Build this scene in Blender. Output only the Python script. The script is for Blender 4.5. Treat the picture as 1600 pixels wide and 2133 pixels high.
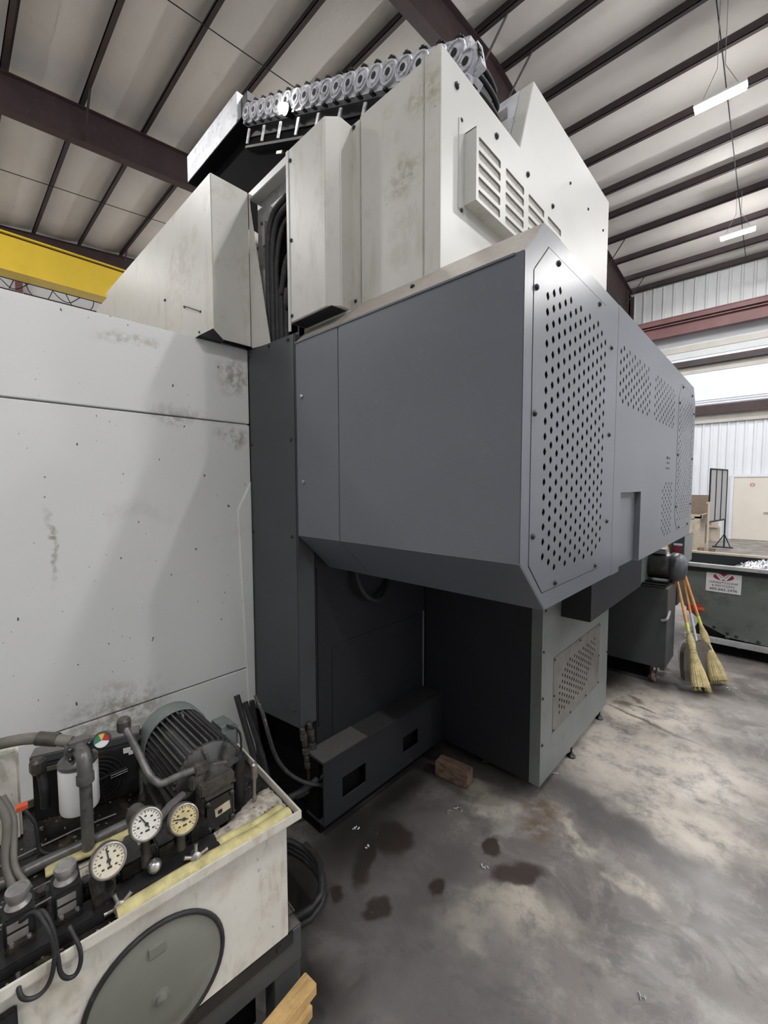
import bpy, bmesh, math, random
from math import sin, cos, pi, radians
from mathutils import Vector, Matrix
from mathutils.geometry import delaunay_2d_cdt

random.seed(7)
SC = bpy.context.scene
COL = SC.collection
for _o in list(bpy.data.objects):
    bpy.data.objects.remove(_o)

# ------------------------------------------------------------------ camera
_cam = bpy.data.cameras.new('camera')
_cam.sensor_fit = 'HORIZONTAL'
_cam.sensor_width = 36.0
_cam.lens = 36.0 * 874.63 / 1600.0
_cam.clip_start = 0.05
_cam.clip_end = 200
_yaw, _pit, _rol = radians(43.377), radians(-3.552), radians(-0.156)
_f = Vector((-sin(_yaw) * cos(_pit), cos(_yaw) * cos(_pit), sin(_pit)))
_r0 = Vector((cos(_yaw), sin(_yaw), 0))
_u0 = _r0.cross(_f)
_r = _r0 * cos(_rol) + _u0 * sin(_rol)
_u = -_r0 * sin(_rol) + _u0 * cos(_rol)
cam = bpy.data.objects.new('camera', _cam)
COL.objects.link(cam)
_m = Matrix((_r, _u, -_f)).transposed().to_4x4()
_m.translation = Vector((0, 0, 1.75))
cam.matrix_world = _m
SC.camera = cam

# ------------------------------------------------------------------ world, exposure
W = bpy.data.worlds.new('world')
SC.world = W
W.use_nodes = True
W.node_tree.nodes['Background'].inputs[0].default_value = (0.92, 0.96, 1.0, 1)
W.node_tree.nodes['Background'].inputs[1].default_value = 0.9
SC.view_settings.view_transform = 'Standard'
SC.view_settings.look = 'None'
SC.view_settings.exposure = 0.30
SC.view_settings.gamma = 1.0
SC.view_settings.use_curve_mapping = False
SC.cycles.use_denoising = True
SC.cycles.max_bounces = 8
SC.cycles.diffuse_bounces = 5
SC.cycles.glossy_bounces = 4

LAMP_STRENGTH = 440.0
# hanging high-bay lamps: x, y, z (the first two are in the picture)
LAMPS = [(-0.98, 9.0, 8.0), (-1.05, 14.0, 8.0),
         (1.35, 3.35, 8.0), (4.1, 8.2, 8.0), (3.9, 12.8, 8.0), (6.5, 3.6, 8.0), (1.6, -2.1, 8.0), (-8.0, -2.4, 7.6),  # last two here are added fill for the front faces and crane
         (-7.2, 9.0, 8.0), (-7.2, 14.0, 8.0), (-13.0, 9.0, 8.0), (-13.6, -2.2, 7.8),
         (8.5, 9.0, 8.0), (8.5, 14.0, 8.0)]

# ------------------------------------------------------------------ materials
def node(nt, typ, **kw):
    n = nt.nodes.new(typ)
    for k, v in kw.items():
        setattr(n, k, v)
    return n

class G:
    """small node-graph helper"""
    def __init__(s, name):
        s.mat = bpy.data.materials.new(name)
        s.mat.use_nodes = True
        s.nt = s.mat.node_tree
        s.bsdf = s.nt.nodes['Principled BSDF']
        s.pos = node(s.nt, 'ShaderNodeNewGeometry')
    def link(s, a, b):
        s.nt.links.new(a, b)
    def P(s):
        return s.pos.outputs['Position']
    def noise(s, scale, detail=4, rough=.55, vec=None, dist=0.0, stretch=None):
        n = node(s.nt, 'ShaderNodeTexNoise')
        n.inputs['Scale'].default_value = scale
        n.inputs['Detail'].default_value = detail
        n.inputs['Roughness'].default_value = rough
        n.inputs['Distortion'].default_value = dist
        v = vec or s.P()
        if stretch:
            m = node(s.nt, 'ShaderNodeVectorMath', operation='MULTIPLY')
            s.link(v, m.inputs[0])
            m.inputs[1].default_value = stretch
            v = m.outputs[0]
        s.link(v, n.inputs['Vector'])
        return n.outputs['Fac']
    def ramp(s, val, lo, hi, a=0.0, b=1.0, smooth=True):
        n = node(s.nt, 'ShaderNodeMapRange')
        n.clamp = True
        if smooth:
            n.interpolation_type = 'SMOOTHSTEP'
        s.link(val, n.inputs[0])
        for i, v in zip((1, 2, 3, 4), (lo, hi, a, b)):
            n.inputs[i].default_value = v
        return n.outputs[0]
    def math(s, op, a, b=None, clamp=False):
        n = node(s.nt, 'ShaderNodeMath', operation=op)
        n.use_clamp = clamp
        for i, v in ((0, a), (1, b)):
            if v is None:
                continue
            if isinstance(v, (int, float)):
                n.inputs[i].default_value = v
            else:
                s.link(v, n.inputs[i])
        return n.outputs[0]
    def mix(s, fac, a, b):
        n = node(s.nt, 'ShaderNodeMix', data_type='RGBA')
        if isinstance(fac, (int, float)):
            n.inputs[0].default_value = fac
        else:
            s.link(fac, n.inputs[0])
        for i, v in ((6, a), (7, b)):
            if isinstance(v, tuple):
                n.inputs[i].default_value = (v[0], v[1], v[2], 1)
            else:
                s.link(v, n.inputs[i])
        return n.outputs[2]
    def blob(s, c, r, rot=0.0, warp=None, soft=.45, vec=None):
        """1 inside an ellipsoid round c with radii r, 0 outside"""
        v = node(s.nt, 'ShaderNodeVectorMath', operation='SUBTRACT')
        s.link(vec or warp or s.P(), v.inputs[0])
        v.inputs[1].default_value = c
        o = v.outputs[0]
        if rot:
            q = node(s.nt, 'ShaderNodeVectorRotate', rotation_type='Z_AXIS')
            s.link(o, q.inputs['Vector'])
            q.inputs['Angle'].default_value = -rot
            o = q.outputs[0]
        m = node(s.nt, 'ShaderNodeVectorMath', operation='MULTIPLY')
        s.link(o, m.inputs[0])
        m.inputs[1].default_value = tuple(1.0 / max(x, 1e-4) for x in r)
        l = node(s.nt, 'ShaderNodeVectorMath', operation='LENGTH')
        s.link(m.outputs[0], l.inputs[0])
        return s.ramp(l.outputs['Value'], 1.0 + soft * .5, 1.0 - soft)
    def warp(s, scale, amt):
        n = node(s.nt, 'ShaderNodeTexNoise')
        n.inputs['Scale'].default_value = scale
        n.inputs['Detail'].default_value = 5
        s.link(s.P(), n.inputs['Vector'])
        a = node(s.nt, 'ShaderNodeVectorMath', operation='SUBTRACT')
        s.link(n.outputs['Color'], a.inputs[0])
        a.inputs[1].default_value = (.5, .5, .5)
        b = node(s.nt, 'ShaderNodeVectorMath', operation='SCALE')
        s.link(a.outputs[0], b.inputs[0])
        b.inputs['Scale'].default_value = amt
        c = node(s.nt, 'ShaderNodeVectorMath', operation='ADD')
        s.link(b.outputs[0], c.inputs[0])
        s.link(s.P(), c.inputs[1])
        return c.outputs[0]
    def bump(s, val, strength, dist=.01):
        n = node(s.nt, 'ShaderNodeBump')
        n.inputs['Strength'].default_value = strength
        n.inputs['Distance'].default_value = dist
        s.link(val, n.inputs['Height'])
        s.link(n.outputs[0], s.bsdf.inputs['Normal'])
    def done(s, col, rough=.5, metal=0.0, spec=.5):
        if isinstance(col, tuple):
            s.bsdf.inputs['Base Color'].default_value = (*col, 1)
        else:
            s.link(col, s.bsdf.inputs['Base Color'])
        if isinstance(rough, (int, float)):
            s.bsdf.inputs['Roughness'].default_value = rough
        else:
            s.link(rough, s.bsdf.inputs['Roughness'])
        s.bsdf.inputs['Metallic'].default_value = metal
        s.bsdf.inputs['Specular IOR Level'].default_value = spec
        return s.mat

def M(name, col, rough=.5, metal=0.0, var=.10, vscale=3.0, dirt=None, specks=None, dust=None,
      blobs=None, bump=None, spec=.5, streak=None):
    g = G(name)
    n = g.noise(vscale, 4)
    a = tuple(c * (1 - var) for c in col)
    b = tuple(min(1, c * (1 + var)) for c in col)
    c = g.mix(g.ramp(n, .3, .7), a, b)
    if streak:                                   # long vertical or other stretched stains
        sc, st, amt, lo, hi = streak
        c = g.mix(g.math('MULTIPLY', g.ramp(g.noise(1.0, 5, .6, stretch=st), lo, hi), amt), c, sc)
    if dirt:
        for (dc, sc, lo, hi, amt) in (dirt if isinstance(dirt, list) else [dirt]):
            c = g.mix(g.math('MULTIPLY', g.ramp(g.noise(sc, 7, .65), lo, hi), amt), c, dc)
    if blobs:
        wp = g.warp(9.0, .14)
        for (ce, ra, bc, amt) in blobs:
            k = g.math('MULTIPLY', g.blob(ce, ra, warp=wp, soft=.8), g.ramp(g.noise(26, 6, .7), .38, .62))
            c = g.mix(g.math('MULTIPLY', k, amt), c, bc)
    if specks:
        for (sc_, ssc, thr, st) in (specks if isinstance(specks, list) else [specks]):
            c = g.mix(g.ramp(g.noise(ssc, 2, .5, stretch=st), thr, thr + .02), c, sc_)
    if dust:
        dc, amt = dust
        sp = node(g.nt, 'ShaderNodeSeparateXYZ')
        g.link(g.pos.outputs['Normal'], sp.inputs[0])
        up = g.ramp(sp.outputs[2], .35, .75)
        k = g.math('MULTIPLY', up, g.ramp(g.noise(45, 6, .75), .25, .6, amt * .55, amt))
        c = g.mix(k, c, dc)
    if bump:
        g.bump(g.noise(bump[0], 5, .6), bump[1], bump[2] if len(bump) > 2 else .01)
    return g.done(c, rough, metal, spec)

def emit(name, col, strength):
    m = bpy.data.materials.new(name)
    m.use_nodes = True
    nt = m.node_tree
    nt.nodes.remove(nt.nodes['Principled BSDF'])
    e = node(nt, 'ShaderNodeEmission')
    e.inputs[0].default_value = (*col, 1)
    e.inputs[1].default_value = strength
    nt.links.new(e.outputs[0], nt.nodes['Material Output'].inputs[0])
    return m

# ------------------------------------------------------------------ mesh helper
class MB:
    def __init__(s):
        s.v, s.f, s.m = [], [], []
        s.cur = 0
    def add(s, vs, fs):
        b = len(s.v)
        s.v += [tuple(v) for v in vs]
        s.f += [tuple(b + i for i in f) for f in fs]
        s.m += [s.cur] * len(fs)
        return s
    def mat(s, i):
        s.cur = i
        return s
    def box(s, x0, y0, z0, x1, y1, z1):
        vs = [(x, y, z) for z in (z0, z1) for y in (y0, y1) for x in (x0, x1)]
        return s.add(vs, [(0, 2, 3, 1), (4, 5, 7, 6), (0, 1, 5, 4), (2, 6, 7, 3), (0, 4, 6, 2), (1, 3, 7, 5)])
    def obox(s, c, ax, ay, az, hx, hy, hz):
        c = Vector(c); ax = Vector(ax).normalized(); ay = Vector(ay).normalized(); az = Vector(az).normalized()
        vs = [c + ax * (hx * i) + ay * (hy * j) + az * (hz * k) for k in (-1, 1) for j in (-1, 1) for i in (-1, 1)]
        return s.add(vs, [(0, 2, 3, 1), (4, 5, 7, 6), (0, 1, 5, 4), (2, 6, 7, 3), (0, 4, 6, 2), (1, 3, 7, 5)])
    def prism(s, poly, axis, a, b):
        n = len(poly)
        def p(q, t):
            if axis == 'x': return (t, q[0], q[1])
            if axis == 'y': return (q[0], t, q[1])
            return (q[0], q[1], t)
        vs = [p(q, a) for q in poly] + [p(q, b) for q in poly]
        fs = [tuple(range(n))[::-1], tuple(range(n, 2 * n))]
        fs += [(i, (i + 1) % n, n + (i + 1) % n, n + i) for i in range(n)]
        return s.add(vs, fs)
    def tube(s, pts, r, n=8, cap=True):
        pts = [Vector(p) for p in pts]
        rs = r if isinstance(r, (list, tuple)) else [r] * len(pts)
        t0 = (pts[1] - pts[0]).normalized()
        ref = Vector((0, 0, 1)) if abs(t0.z) < .9 else Vector((1, 0, 0))
        nrm = t0.cross(ref).normalized()
        vs, fs = [], []
        prev = t0
        for i, p in enumerate(pts):
            if i == 0: t = t0
            elif i == len(pts) - 1: t = (pts[i] - pts[i - 1]).normalized()
            else: t = ((pts[i + 1] - pts[i]).normalized() + (pts[i] - pts[i - 1]).normalized()).normalized()
            ax = prev.cross(t)
            if ax.length > 1e-6:
                nrm = Matrix.Rotation(prev.angle(t), 3, ax.normalized()) @ nrm
            prev = t
            bi = t.cross(nrm)
            for k in range(n):
                a = 2 * pi * k / n
                vs.append(p + (nrm * cos(a) + bi * sin(a)) * rs[i])
        for i in range(len(pts) - 1):
            for k in range(n):
                k2 = (k + 1) % n
                fs.append((i * n + k, i * n + k2, (i + 1) * n + k2, (i + 1) * n + k))
        if cap:
            fs.append(tuple(range(n))[::-1])
            fs.append(tuple(range((len(pts) - 1) * n, len(pts) * n)))
        return s.add(vs, fs)
    def cyl(s, a, b, r, n=12):
        return s.tube([a, b], r, n)
    def lathe(s, o, ax, prof, n=20):
        """prof: list of (radius, height) along ax from o"""
        o = Vector(o); ax = Vector(ax).normalized()
        ref = Vector((0, 0, 1)) if abs(ax.z) < .9 else Vector((1, 0, 0))
        e1 = ax.cross(ref).normalized(); e2 = ax.cross(e1)
        vs, fs = [], []
        for (r, h) in prof:
            for k in range(n):
                a = 2 * pi * k / n
                vs.append(o + ax * h + (e1 * cos(a) + e2 * sin(a)) * max(r, 1e-5))
        for i in range(len(prof) - 1):
            for k in range(n):
                k2 = (k + 1) % n
                fs.append((i * n + k, i * n + k2, (i + 1) * n + k2, (i + 1) * n + k))
        fs.append(tuple(range(n)))
        fs.append(tuple(range((len(prof) - 1) * n, len(prof) * n))[::-1])
        return s.add(vs, fs)
    def plate(s, outer, holes, axis, a, b, hd=None):
        """flat plate with cut-outs between planes a (seen) and b"""
        co, ed, k = [], [], 0
        loops = [outer] + list(holes)
        for L in loops:
            n = len(L)
            co += [Vector(p) for p in L]
            ed += [(k + i, k + (i + 1) % n) for i in range(n)]
            k += n
        vo, eo, fo, _, _, _ = delaunay_2d_cdt(co, ed, [], 0, 1e-6)
        def inside(p, L):
            c = False; n = len(L); j = n - 1
            for i in range(n):
                if (L[i][1] > p[1]) != (L[j][1] > p[1]) and \
                   p[0] < (L[j][0] - L[i][0]) * (p[1] - L[i][1]) / (L[j][1] - L[i][1]) + L[i][0]:
                    c = not c
                j = i
            return c
        bbs = [(min(p[0] for p in L), max(p[0] for p in L), min(p[1] for p in L), max(p[1] for p in L)) for L in holes]
        keep = []
        for f in fo:
            c = (sum(vo[i][0] for i in f) / len(f), sum(vo[i][1] for i in f) / len(f))
            if not inside(c, outer): continue
            if any(b_[0] <= c[0] <= b_[1] and b_[2] <= c[1] <= b_[3] and inside(c, L) for b_, L in zip(bbs, holes)): continue
            keep.append(tuple(f))
        def p3(q, t):
            if axis == 'x': return (t, q[0], q[1])
            if axis == 'y': return (q[0], t, q[1])
            return (q[0], q[1], t)
        s.add([p3(q, a) for q in vo], keep)
        for li, L in enumerate(loops):
            n = len(L)
            bb = b if (li == 0 or hd is None) else a + (hd if b > a else -hd)
            s.add([p3(q, a) for q in L] + [p3(q, bb) for q in L],
                  [(i, (i + 1) % n, n + (i + 1) % n, n + i) for i in range(n)])
        return s
    def build(s, name, mats, parent=None, smooth=None, bevel=0.0, origin=None, normals=True):
        me = bpy.data.meshes.new(name)
        if origin is None:
            n = len(s.v)
            lo = [min(v[i] for v in s.v) for i in range(3)]
            hi = [max(v[i] for v in s.v) for i in range(3)]
            origin = Vector(((lo[0] + hi[0]) / 2, (lo[1] + hi[1]) / 2, lo[2]))
        origin = Vector(origin)
        me.from_pydata([tuple(Vector(v) - origin) for v in s.v], [], s.f)
        me.polygons.foreach_set('material_index', s.m)
        for m_ in (mats if isinstance(mats, (list, tuple)) else [mats]):
            me.materials.append(m_)
        if normals or bevel:
            bm = bmesh.new(); bm.from_mesh(me)
            if bevel:
                bmesh.ops.remove_doubles(bm, verts=bm.verts, dist=1e-5)
                bmesh.ops.recalc_face_normals(bm, faces=bm.faces)
                eds = [e for e in bm.edges if len(e.link_faces) == 2 and e.calc_face_angle(0) > .5]
                bmesh.ops.bevel(bm, geom=eds, offset=bevel, segments=2, affect='EDGES', clamp_overlap=True)
            else:
                bmesh.ops.recalc_face_normals(bm, faces=bm.faces)
            bm.to_mesh(me); bm.free()
        if smooth:
            me.shade_smooth()
            me.set_sharp_from_angle(angle=radians(smooth))
        o = bpy.data.objects.new(name, me)
        COL.objects.link(o)
        o['_w'] = tuple(origin)
        place(o, origin, parent)
        return o

WORLD = {}
def place(o, w, parent=None):
    w = Vector(w)
    WORLD[o.name] = w.copy()
    if '_w' in o: del o['_w']
    if parent is not None:
        o.parent = parent
        o.location = w - WORLD[parent.name]
    else:
        o.location = w

def thing(name, label, cat, loc, group=None):
    o = bpy.data.objects.new(name, None)
    o.empty_display_size = .1
    COL.objects.link(o)
    place(o, loc)
    return tag(o, label, cat, group)

def tag(o, label, cat, group=None):
    o['label'] = label; o['category'] = cat
    if group: o['group'] = group
    return o

def struct(o):
    o['kind'] = 'structure'
    return o

def inst(src_mesh, name, w, parent, rot=None, scale=None):
    o = bpy.data.objects.new(name, src_mesh)
    COL.objects.link(o)
    place(o, w, parent)
    if rot is not None: o.rotation_euler = rot
    if scale is not None: o.scale = scale
    return o

def mesh_only(mb, name, mats, smooth=None):
    o = mb.build(name, mats, origin=(0, 0, 0), smooth=smooth)
    me = o.data
    bpy.data.objects.remove(o)
    return me

def rrect(x0, z0, x1, z1, r, n=3):
    L = []
    for (cx, cz, a0) in ((x1 - r, z1 - r, 0), (x0 + r, z1 - r, 90), (x0 + r, z0 + r, 180), (x1 - r, z0 + r, 270)):
        for k in range(n + 1):
            a = radians(a0 + 90 * k / n)
            L.append((cx + r * cos(a), cz + r * sin(a)))
    return L

def octo(x0, z0, x1, z1, c):
    return [(x0, z0 + c), (x0 + c, z0), (x1 - c, z0), (x1, z0 + c), (x1, z1 - c), (x1 - c, z1), (x0 + c, z1), (x0, z1 - c)]

def inset_poly(L, d):
    """shrink a convex polygon by d"""
    n = len(L)
    cx = sum(p[0] for p in L) / n; cy = sum(p[1] for p in L) / n
    out = []
    for i in range(n):
        a, b, c = Vector(L[i - 1]), Vector(L[i]), Vector(L[(i + 1) % n])
        def nrm(p, q):
            e = (q - p).normalized(); m = Vector((-e.y, e.x))
            if m.dot(Vector((cx, cy)) - p) < 0: m = -m
            return m
        n1, n2 = nrm(a, b), nrm(b, c)
        out.append(tuple(b + (n1 + n2) * (d / (1 + n1.dot(n2)))))
    return out

def lattice(cond, y0, z0, py, pz, ny, nz, w, h):
    """staggered diamond holes"""
    H = []
    for i in range(ny):
        for j in range(-1, nz + 1):
            y = y0 + i * py; z = z0 - j * pz + (pz / 2 if i % 2 else 0)
            if cond(y, z):
                k = .60
                H.append([(y - w, z), (y - w * k, z - h * k), (y, z - h), (y + w * k, z - h * k), (y + w, z),
                          (y + w * k, z + h * k), (y, z + h), (y - w * k, z + h * k)])
    return H

def arc(c, r, a0, a1, n, e1, e2):
    c = Vector(c); e1 = Vector(e1); e2 = Vector(e2)
    return [c + (e1 * cos(a0 + (a1 - a0) * k / n) + e2 * sin(a0 + (a1 - a0) * k / n)) * r for k in range(n + 1)]

def spline(pts, sub=6):
    pts = [Vector(p) for p in pts]
    P = [pts[0] * 2 - pts[1]] + pts + [pts[-1] * 2 - pts[-2]]
    out = []
    for i in range(1, len(P) - 2):
        for k in range(sub):
            t = k / sub
            a, b, c, d = P[i - 1], P[i], P[i + 1], P[i + 2]
            out.append(.5 * ((2 * b) + (c - a) * t + (2 * a - 5 * b + 4 * c - d) * t * t + (3 * b - a - 3 * c + d) * t ** 3))
    out.append(pts[-1])
    return out

# ------------------------------------------------------------------ the materials
BROWN = (.16, .12, .07)
m_white = M('white_enclosure_paint', (.78, .79, .785), .42, var=.03, vscale=1.2,
            dirt=[((.50, .47, .40), 2.3, .62, .80, .35)],
            specks=[((.10, .09, .075), 36, .745, (1, 1, .55)), ((.25, .22, .17), 75, .75, (1, 1, .6))],
            blobs=[((-2.13, 1.10, 2.33), (.1, .10, .10), (.30, .26, .17), .8),
                   ((-2.13, 1.10, 2.02), (.1, .10, .05), (.33, .30, .22), .8),
                   ((-2.13, .80, 2.10), (.1, .12, .05), (.40, .37, .32), .7),
                   ((-2.13, .62, 2.40), (.1, .14, .03), (.40, .37, .32), .7),
                   ((-2.13, .50, .70), (.1, .22, .16), (.30, .27, .20), .8),
                   ((-2.13, .30, 1.52), (.1, .012, .14), (.28, .26, .16), .9)])
m_cream = M('cream_machine_paint', (.58, .57, .535), .38, var=.05, vscale=2.0,
            dirt=[((.33, .30, .25), 4.0, .54, .70, .40), ((.42, .39, .33), 11.0, .56, .74, .40)],
            streak=((.40, .37, .32), (9, 9, 2.2), .50, .54, .72),
            specks=[((.12, .10, .08), 55, .765, (1, 1, .6))],
            blobs=[((-1.02, 1.31, 3.20), (.10, .05, .08), (.30, .28, .16), .75),
                   ((-1.12, 1.31, 2.96), (.10, .05, .08), (.30, .28, .16), .8),
                   ((-2.5, .98, 2.95), (.25, .3, .2), (.36, .33, .28), .5)])
m_cream2 = M('cream_side_paint', (.57, .57, .545), .36, var=.03, vscale=2.0,
             dirt=((.45, .42, .36), 9.0, .64, .80, .25), specks=((.15, .13, .1), 60, .78, (1, 1, .6)))
m_grey = M('blue_grey_paint', (.130, .141, .166), .31, spec=.7, var=.06, vscale=1.6,
           dirt=((.24, .24, .24), 30.0, .58, .76, .25), dust=((.40, .36, .31), .95), bump=(90, .06, .002))
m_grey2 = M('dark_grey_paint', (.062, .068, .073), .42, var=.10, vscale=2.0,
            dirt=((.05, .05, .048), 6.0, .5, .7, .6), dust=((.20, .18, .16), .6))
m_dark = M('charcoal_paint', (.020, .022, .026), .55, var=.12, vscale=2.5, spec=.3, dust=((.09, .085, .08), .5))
m_basegrey = M('base_green_grey_paint', (.17, .185, .18), .42, var=.08, vscale=4, dirt=((.10, .10, .095), 10, .52, .72, .5))
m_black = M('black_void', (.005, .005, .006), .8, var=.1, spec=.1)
m_blackp = M('black_paint', (.014, .014, .015), .38, var=.2, dirt=((.05, .045, .04), 20, .5, .75, .6))
m_rubber = M('black_rubber', (.020, .020, .021), .55, var=.2, dirt=((.10, .095, .085), 30, .5, .75, .5))
m_oil = M('oily_black_steel', (.018, .016, .014), .18, var=.4, vscale=20, dirt=((.12, .10, .07), 14, .55, .75, .7), bump=(40, .4, .006))
m_screw = M('dark_screw_steel', (.06, .06, .065), .35, metal=.8, var=.1)
m_bright = M('bright_screw_steel', (.45, .45, .47), .3, metal=.9, var=.1)
m_maroon = M('dark_red_oxide_steel', (.050, .030, .032), .6, var=.15, vscale=2, dirt=((.085, .06, .058), 8, .5, .8, .5))
m_maroon2 = M('red_oxide_beam_paint', (.16, .075, .075), .6, var=.12, vscale=2)
m_purlin = M('red_oxide_purlin', (.042, .029, .031), .6, var=.15, vscale=3)
m_ceil = M('vinyl_roof_insulation', (.70, .67, .635), .6, var=.06, vscale=.7, dirt=((.45, .40, .34), 1.4, .55, .8, .35), bump=(7, .25, .02))
m_wallw = M('white_wall_sheet', (.74, .77, .82), .5, var=.03, vscale=.8)
m_wallu = M('grey_white_wall_insulation', (.60, .62, .63), .6, var=.06, vscale=1.5, dirt=((.42, .42, .42), 3, .5, .75, .4))
m_beige = M('beige_trim_sheet', (.46, .45, .41), .55, var=.05, vscale=2)
m_yellow = M('crane_yellow_paint', (.90, .63, .055), .35, var=.05, vscale=1.5)
m_door = M('cream_door_paint', (.72, .68, .61), .5, var=.03, vscale=2, specks=((.4, .36, .32), 30, .76, (1, 1, 1)))
m_brush = M('brushed_tray_steel', (.74, .76, .80), .38, metal=.35, var=.12, vscale=7, dirt=((.25, .25, .27), 22, .52, .7, .5))
m_link = M('cast_chain_alloy', (.55, .56, .60), .45, metal=.2, var=.18, vscale=20, dirt=((.06, .06, .065), 38, .52, .68, .75))
m_chrome = M('dull_chrome', (.55, .55, .54), .3, metal=.9, var=.15, vscale=20)
m_gauge = M('gauge_case_steel', (.36, .34, .32), .35, metal=.8, var=.2, vscale=25)
m_dialw = M('white_gauge_dial', (.74, .72, .66), .4, var=.05, vscale=30, specks=((.45, .42, .36), 160, .68, (1, 1, 1)))
m_dialy = M('yellowed_gauge_dial', (.62, .52, .27), .4, var=.12, vscale=40, dirt=((.40, .30, .12), 60, .5, .7, .6))
m_dialc = M('cream_gauge_dial', (.66, .61, .48), .4, var=.08, vscale=30, specks=((.35, .30, .22), 130, .66, (1, 1, 1)))
m_filter = M('white_filter_can', (.80, .80, .79), .32, var=.02)
m_pipe = M('grey_iron_pipe', (.15, .148, .142), .38, metal=.3, var=.2, vscale=20, dirt=((.05, .045, .04), 30, .5, .7, .7))
m_cast = M('oily_cast_iron', (.075, .068, .060), .4, metal=.2, var=.3, vscale=25, dirt=((.20, .18, .15), 40, .55, .72, .5))
m_motor = M('grimy_motor_paint', (.055, .054, .053), .32, spec=.7, var=.25, vscale=14, dirt=((.13, .125, .12), 22, .48, .72, .6), bump=(60, .25, .004))
m_cowl = M('green_grey_motor_paint', (.15, .18, .17), .42, var=.12, vscale=8, dirt=((.06, .06, .055), 18, .5, .7, .5))
m_tank = M('cream_tank_paint', (.72, .695, .62), .42, var=.05, vscale=4,
           dirt=[((.42, .36, .27), 7.0, .46, .70, .55), ((.20, .17, .13), 38, .63, .72, .6)],
           streak=((.36, .30, .21), (26, 26, 7), .45, .52, .70))
m_lid = M('grey_green_lid_paint', (.195, .200, .172), .48, var=.08, vscale=5, dirt=((.36, .36, .33), 10, .55, .8, .4))
m_sock = M('yellow_absorbent_fabric', (.60, .54, .27), .9, var=.2, vscale=25, dirt=((.20, .16, .06), 12, .55, .72, .65), bump=(80, .5, .006))
m_goo = M('dried_absorbent_crust', (.60, .55, .47), .9, var=.3, vscale=40, dirt=((.04, .035, .03), 16, .48, .62, .9), bump=(45, 1.0, .012))
m_wood = M('raw_lumber', (.55, .36, .15), .75, var=.2, vscale=12, streak=((.30, .17, .06), (60, 9, 60), .6, .5, .7), bump=(60, .3, .004))
m_oldwood = M('weathered_wood', (.24, .165, .12), .8, var=.25, vscale=18, streak=((.10, .055, .035), (14, 60, 60), .7, .45, .65), bump=(50, .4, .004))
m_broom = M('broom_straw', (.58, .49, .26), .85, var=.22, vscale=18, streak=((.24, .19, .06), (150, 150, 12), .55, .45, .7))
m_tip = M('soiled_straw_tips', (.13, .11, .06), .9, var=.3, vscale=60)
m_pan = M('grimy_pan_steel', (.17, .15, .135), .45, metal=.2, var=.25, vscale=9, dirt=((.07, .055, .045), 9, .45, .65, .7))
m_stick = M('orange_broom_handle', (.66, .33, .10), .5, var=.15, vscale=12, streak=((.50, .20, .05), (80, 80, 6), .5, .5, .7))
m_tape = M('lime_broom_band', (.68, .72, .10), .5, var=.08, vscale=20)
m_zinc = M('galvanised_steel', (.34, .34, .34), .45, metal=.4, var=.2, vscale=14, dirt=((.12, .11, .10), 14, .5, .7, .6))
m_hopper = M('hopper_green_grey_paint', (.150, .168, .155), .5, var=.12, vscale=3, dirt=[((.06, .065, .06), 5, .5, .7, .5), ((.26, .27, .25), 9, .66, .78, .5)])
m_hopperrim = M('worn_rim_steel', (.50, .51, .52), .45, metal=.25, var=.12, vscale=8, dirt=((.25, .24, .22), 18, .52, .7, .5))
m_chips = M('bright_metal_chips', (.72, .73, .76), .28, metal=.75, var=.25, vscale=30)
m_sign = M('white_sign_board', (.80, .80, .82), .5, var=.02)
m_red = M('dark_red_print', (.33, .02, .05), .5, var=.05)
m_ink = M('black_ink', (.03, .03, .035), .6, var=.05)
m_bin = M('grubby_beige_crate', (.56, .50, .40), .7, var=.08, vscale=4, dirt=((.30, .25, .18), 7, .52, .72, .6))
m_board = M('brown_fibreboard', (.24, .185, .14), .8, var=.08, vscale=5)
m_mesh = M('grey_screen_cloth', (.42, .42, .41), .6, var=.05, vscale=8)
m_lblplate = M('worn_label_plate', (.20, .19, .18), .45, var=.15, vscale=30)
m_namepl = M('oily_name_plate', (.46, .40, .30), .4, var=.3, vscale=40)
m_white_plain = M('white_plastic', (.72, .72, .72), .5, var=.05)
m_g_green = M('green_dial_print', (.03, .22, .14), .5)
m_g_yel = M('yellow_dial_print', (.70, .50, .06), .5)
m_g_red = M('red_dial_print', (.40, .03, .04), .5)
m_orange = M('orange_plastic', (.70, .12, .05), .5)
m_hosey = M('hose_with_yellow_stripe', (.05, .05, .05), .45, var=.3, streak=((.60, .50, .10), (40, 40, 9), .9, .62, .68), vscale=30)
m_hoseg = M('dirty_grey_hose', (.17, .16, .14), .55, var=.2, vscale=14, dirt=((.28, .25, .19), 20, .55, .72, .6))
e_lamp = emit('lamp_glow', (1.0, .985, .975), LAMP_STRENGTH)
e_work = emit('work_light_glow', (1.0, .96, .88), 110.0)

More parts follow.
